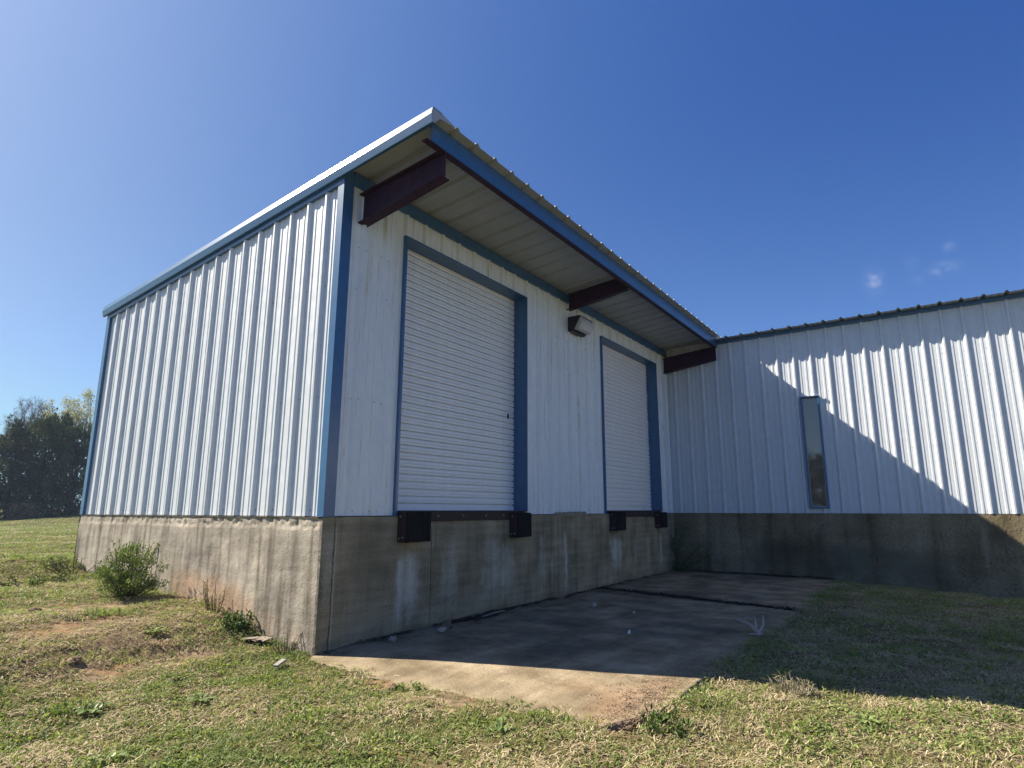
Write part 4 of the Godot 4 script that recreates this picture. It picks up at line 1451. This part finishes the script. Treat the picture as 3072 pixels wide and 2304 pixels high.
func make_lamp() -> void:
	# wall pack: dark housing, prismatic lens
	var t := thing("wall_lamp", "dark wall lamp with a slanted clear lens under the eave between the doors", "lamp")
	var x0 := 4.53
	var w := 0.43
	var st := begin()
	# side profile (z, y): deep top, sloping front rim, shallow underside
	var side := PackedVector2Array([Vector2(-0.006, 3.1610), Vector2(0.215, 3.1610), Vector2(0.228, 3.1530), Vector2(0.224, 3.1390), Vector2(0.098, 2.9490), Vector2(0.085, 2.9330), Vector2(0.05, 2.9160), Vector2(-0.006, 2.9260)])
	sweep(st, side, Vector3(x0, 0, 0), Vector3(0, 0, 1), Vector3.UP, Vector3(0.012, 0, 0))
	sweep(st, side, Vector3(x0 + w - 0.012, 0, 0), Vector3(0, 0, 1), Vector3.UP, Vector3(0.012, 0, 0))
	box(st, Vector3(x0 + 0.0121, 3.1490, -0.006), Vector3(x0 + w - 0.0121, 3.1610, 0.222), 0.002)
	box(st, Vector3(x0 + 0.0121, 2.9180, -0.006), Vector3(x0 + w - 0.0121, 2.9370, 0.088), 0.002)
	box(st, Vector3(x0 + 0.0121, 2.9371, -0.006), Vector3(x0 + w - 0.0121, 3.1489, 0.01), 0.0)
	obj("housing", finish(st), plain(Color(0.012, 0.010, 0.013), 0.5), t)
	# lens: bulges out and down below the rim
	st = begin()
	var a := x0 + 0.02
	var b := x0 + w - 0.02
	var prof := [Vector2(0.216, 3.1430), Vector2(0.238, 3.0710), Vector2(0.236, 3.0260), Vector2(0.200, 2.9560), Vector2(0.165, 2.9260), Vector2(0.10, 2.9430)]
	for i in prof.size() - 1:
		var seg := 14
		for k in seg:
			var u0 := lerpf(a, b, float(k) / seg)
			var u1 := lerpf(a, b, float(k + 1) / seg)
			var um := (u0 + u1) * 0.5
			var p: Vector2 = prof[i]
			var q: Vector2 = prof[i + 1]
			quad(st, Vector3(u0, p.y, p.x), Vector3(um, p.y - 0.001, p.x + 0.003), Vector3(um, q.y - 0.001, q.x + 0.003), Vector3(u0, q.y, q.x))
			quad(st, Vector3(um, p.y - 0.001, p.x + 0.003), Vector3(u1, p.y, p.x), Vector3(u1, q.y, q.x), Vector3(um, q.y - 0.001, q.x + 0.003))
	for e in [a, b]:
		for i in range(1, prof.size() - 1):
			tri(st, Vector3(e, prof[0].y, prof[0].x), Vector3(e, prof[i].y, prof[i].x), Vector3(e, prof[i + 1].y, prof[i + 1].x))
	obj("lens", finish(st), mottled(Color(0.50, 0.50, 0.48), 0.25, 601, 0.15, 6.0, 0.6), t)

func make_plants() -> void:
	rng.seed = 701
	var stems := begin()
	var mass := begin()
	for i in 90:
		var d := rdir()
		d.y = absf(d.y) * 1.1 - 0.08
		var f := pow(rng.randf(), 0.35) * rng.randf_range(0.72, 1.08)
		var c := Vector3(d.x * 0.40, 0.14 + maxf(0.0, d.y) * 0.50, d.z * 0.40) * f
		tube(stems, [Vector3(c.x * 0.25, 0.0, c.z * 0.25), c * 0.6, c + Vector3(0, 0.03, 0)], [0.006, 0.004, 0.0015], 4)
		for k in 62:
			var o := rdir() * pow(rng.randf(), 0.5) * 0.085
			var out := (c.normalized() + rdir() * 0.9 + Vector3(0, 0.3, 0)).normalized()
			leaf(mass, c + o, out, (Vector3.UP + c * 1.5 + rdir() * 0.8).normalized(), rng.randf_range(0.022, 0.045), rng.randf_range(0.012, 0.022), Color(0.10, 0.15, 0.045).lerp(Color(0.24, 0.28, 0.10), rng.randf()))
	for i in 16:      # shoots standing out of the mass
		var a := rng.randf() * TAU
		var b := Vector3(cos(a) * 0.2, 0.45, sin(a) * 0.2)
		var e := b + Vector3(cos(a) * 0.08, rng.randf_range(0.10, 0.26), sin(a) * 0.08)
		tube(stems, [b, e], [0.003, 0.0015], 4)
		for k in 16:
			leaf(mass, b.lerp(e, rng.randf_range(0.2, 1.0)), (rdir() + Vector3(0, 0.4, 0)).normalized(), (Vector3.UP + rdir() * 0.7).normalized(), 0.035, 0.015, Color(0.12, 0.165, 0.05).lerp(Color(0.26, 0.30, 0.11), rng.randf()))
	var bush := thing("bush", "rounded bright green bush against the concrete side wall", "bush", Vector3(-0.42, ground_y(-0.42, -2.7) - 0.02, -2.7))
	obj("stems", finish(stems), plain(Color(0.10, 0.08, 0.04), 0.8, 0.2), bush)
	obj("leaves", finish(mass), leafy(0.55, Color(0.45, 0.5, 0.25), 0.35), bush)
	bush.scale = Vector3(0.86, 0.9, 0.86)
	plant("weed", "grey-green scraggly weed at the far left corner of the side wall", "weed", Vector3(-0.15, ground_y(-0.15, -5.0), -5.0), 0.42, 0.26, 26, 14, 0.05, 0.014, Color(0.07, 0.09, 0.04), Color(0.17, 0.17, 0.10), 702, Color(0.10, 0.08, 0.05))
	plant("weed", "dark creeping weed patch in the grass left of the wall's far corner", "weed", Vector3(-0.75, ground_y(-0.75, -4.5), -4.5), 0.45, 0.10, 26, 14, 0.05, 0.02, Color(0.06, 0.085, 0.03), Color(0.12, 0.14, 0.06), 707, Color(0.10, 0.08, 0.05))
	plant("weed", "dry brown weed stalks standing against the side wall", "weed", Vector3(-0.12, ground_y(-0.12, -1.45), -1.45), 0.17, 0.30, 12, 9, 0.05, 0.010, Color(0.20, 0.16, 0.09), Color(0.30, 0.25, 0.14), 703, Color(0.22, 0.17, 0.10))
	plant("weed", "low dark green weed at the wall foot beside the bark scraps", "weed", Vector3(-0.18, ground_y(-0.18, -0.95), -0.95), 0.17, 0.13, 22, 16, 0.045, 0.022, Color(0.045, 0.08, 0.025), Color(0.10, 0.15, 0.04), 704, Color(0.07, 0.08, 0.03))
	plant("weed", "thin grey weed stalks at the wall foot nearest the front corner", "weed", Vector3(-0.12, ground_y(-0.12, -0.25), -0.25), 0.16, 0.16, 16, 8, 0.04, 0.007, Color(0.18, 0.16, 0.10), Color(0.28, 0.24, 0.16), 705, Color(0.2, 0.17, 0.12))
	plant("weed", "clump of dry grey grass in the sunlit lawn near the shadow edge", "weed", Vector3(1.15, ground_y(1.15, 3.7), 3.7), 0.16, 0.11, 40, 5, 0.06, 0.005, Color(0.26, 0.23, 0.17), Color(0.36, 0.32, 0.23), 706, Color(0.28, 0.24, 0.17))
	plant("weed", "dark leafy weed overhanging the slab's near corner", "weed", Vector3(0.05, ground_y(0.05, 3.22), 3.22), 0.17, 0.09, 26, 8, 0.05, 0.018, Color(0.05, 0.09, 0.025), Color(0.13, 0.18, 0.05), 708, Color(0.07, 0.08, 0.03))
	for q in [[-0.52, 2.44, 0.11, "pale star-shaped weed rosette in the lawn below the slab edge"], [0.83, 4.17, 0.10, "weed rosette with upright leaves in the straw-coloured lawn"], [-1.2, 0.41, 0.13, "large dark weed rosette in the lawn left of the slab"], [-2.03, 1.08, 0.10, "bright yellow-green weed at the bottom left of the lawn"], [-0.85, -1.1, 0.10, "flat green weed on the near side of the bare patch"], [-1.75, 0.15, 0.12, "weed rosette left of the large dark one"]]:
		rosette(Vector3(q[0], 0, q[1]), q[2], 11, Color(0.15, 0.21, 0.07) if q[2] > 0.105 else Color(0.22, 0.28, 0.10), q[3], 800 + int(q[2] * 1000.0) + int(q[0] * 10.0))
	# vine in the inner corner: arching stems with paired leaves
	rng.seed = 741
	var sm := begin()
	var st := begin()
	var root := Vector3(8.670, -1.15, 0.10)
	for q in [[Vector3(8.670, -0.70, -0.0 + 0.05), Vector3(8.560, -0.50, 0.06)], [Vector3(8.710, -0.55, 0.06), Vector3(8.730, -0.30, 0.10)], [Vector3(8.730, -0.6, 0.12), Vector3(8.710, -0.33, 0.28)], [Vector3(8.690, -0.72, 0.12), Vector3(8.710, -0.60, 0.22)], [Vector3(8.710, -0.92, 0.3), Vector3(8.740, -0.60, 0.62)], [Vector3(8.690, -1.02, 0.42), Vector3(8.710, -0.79, 0.82)], [Vector3(8.610, -0.9, 0.12), Vector3(8.430, -0.62, 0.09)], [Vector3(8.590, -1.0, 0.14), Vector3(8.410, -0.95, 0.16)], [Vector3(8.670, -1.0, 0.2), Vector3(8.610, -0.9, 0.4)]]:
		tube(sm, [root, q[0], q[1]], [0.008, 0.006, 0.003], 5)
		for k in 34:
			var t := rng.randf_range(0.3, 1.05)
			var p: Vector3 = root.lerp(q[0], t / 0.5) if t < 0.5 else q[0].lerp(q[1], (t - 0.5) / 0.5)
			leaf(st, p, (rdir() + Vector3(0, -0.1, 0.2)).normalized(), (Vector3.UP + rdir() * 0.7).normalized(), rng.randf_range(0.035, 0.075), rng.randf_range(0.02, 0.038), Color(0.06, 0.10, 0.035).lerp(Color(0.10, 0.14, 0.05), rng.randf()))
	for k in 160:
		var p := root + Vector3(rng.randfn(0.0, 0.12), absf(rng.randfn(0.0, 0.10)), 0.1 + rng.randfn(0.0, 0.12))
		p.x = minf(p.x, DOCK_L - 0.03)
		p.z = maxf(p.z, 0.02)
		leaf(st, p, rdir(), rdir(), rng.randf_range(0.04, 0.08), rng.randf_range(0.02, 0.04), Color(0.07, 0.11, 0.04))
	var v := thing("climbing_weed", "dark climbing weed with long arching sprigs in the inner corner of the walls", "weed")
	obj("stems", finish(sm), plain(Color(0.05, 0.04, 0.025), 0.9, 0.2), v)
	obj("leaves", finish(st), leafy(0.6, Color(0.2, 0.25, 0.1)), v)

# ---------------------------------------------------------------- scene
func _ready() -> void:
	# camera
	var cam := Camera3D.new()
	cam.name = "camera"
	add_child(cam)
	var at := Vector3(-3.54080, 0.05808, 4.67905)
	var yaw := 0.965341
	var pitch := 0.194271
	var roll := 0.000108
	var f := Vector3(sin(yaw) * cos(pitch), sin(pitch), -cos(yaw) * cos(pitch))
	var r := Vector3(cos(yaw), 0, sin(yaw))
	var u := r.cross(f)
	cam.transform = Transform3D(Basis(r * cos(roll) + u * sin(roll), u * cos(roll) - r * sin(roll), -f), at)
	var near := 0.05
	cam.set_frustum(near * 2304.0 / 1781.0861, Vector2(near * -31.2938 / 1781.0861, near * 28.4067 / 1781.0861), near, 1500.0)
	cam.current = true
	# sky
	var env := Environment.new()
	env.background_mode = Environment.BG_SKY
	var sm := PanoramaSkyMaterial.new()
	sm.panorama = ImageTexture.create_from_image(sky_image())
	var sky := Sky.new()
	sky.sky_material = sm
	env.sky = sky
	env.tonemap_mode = Environment.TONE_MAPPER_LINEAR
	env.tonemap_exposure = EXPO
	env.fog_enabled = true
	env.fog_density = 0.0007
	env.fog_light_color = Color(0.78, 0.87, 1.0)
	env.sdfgi_enabled = true
	env.ssao_enabled = true
	env.ssil_enabled = true
	env.ambient_light_source = Environment.AMBIENT_SOURCE_SKY
	var we := WorldEnvironment.new()
	we.name = "environment"
	we.environment = env
	add_child(we)
	# sun
	var sun := DirectionalLight3D.new()
	sun.name = "sun"
	sun.light_energy = 1.6
	sun.light_color = Color(1.0, 0.955, 0.88)
	sun.light_angular_distance = 0.5
	sun.shadow_enabled = true
	add_child(sun)
	sun.look_at_from_position(SUN_TO.normalized() * 50.0, Vector3.ZERO, Vector3.UP)
	# noise fields
	bump_noise.seed = 3
	bump_noise.frequency = 0.35
	bump_noise.fractal_octaves = 3
	patch_noise.seed = 8
	patch_noise.frequency = 0.45
	patch_noise.fractal_octaves = 4
	fine_noise.seed = 13
	fine_noise.frequency = 0.5
	fine_noise.fractal_octaves = 3
	rng.seed = 1
	make_materials()
	make_ground()
	make_slab()
	make_dock()
	make_warehouse()
	make_lamp()
	rng.seed = 2
	make_grass(at)
	make_trees(at)
	make_plants()
	make_small_things()
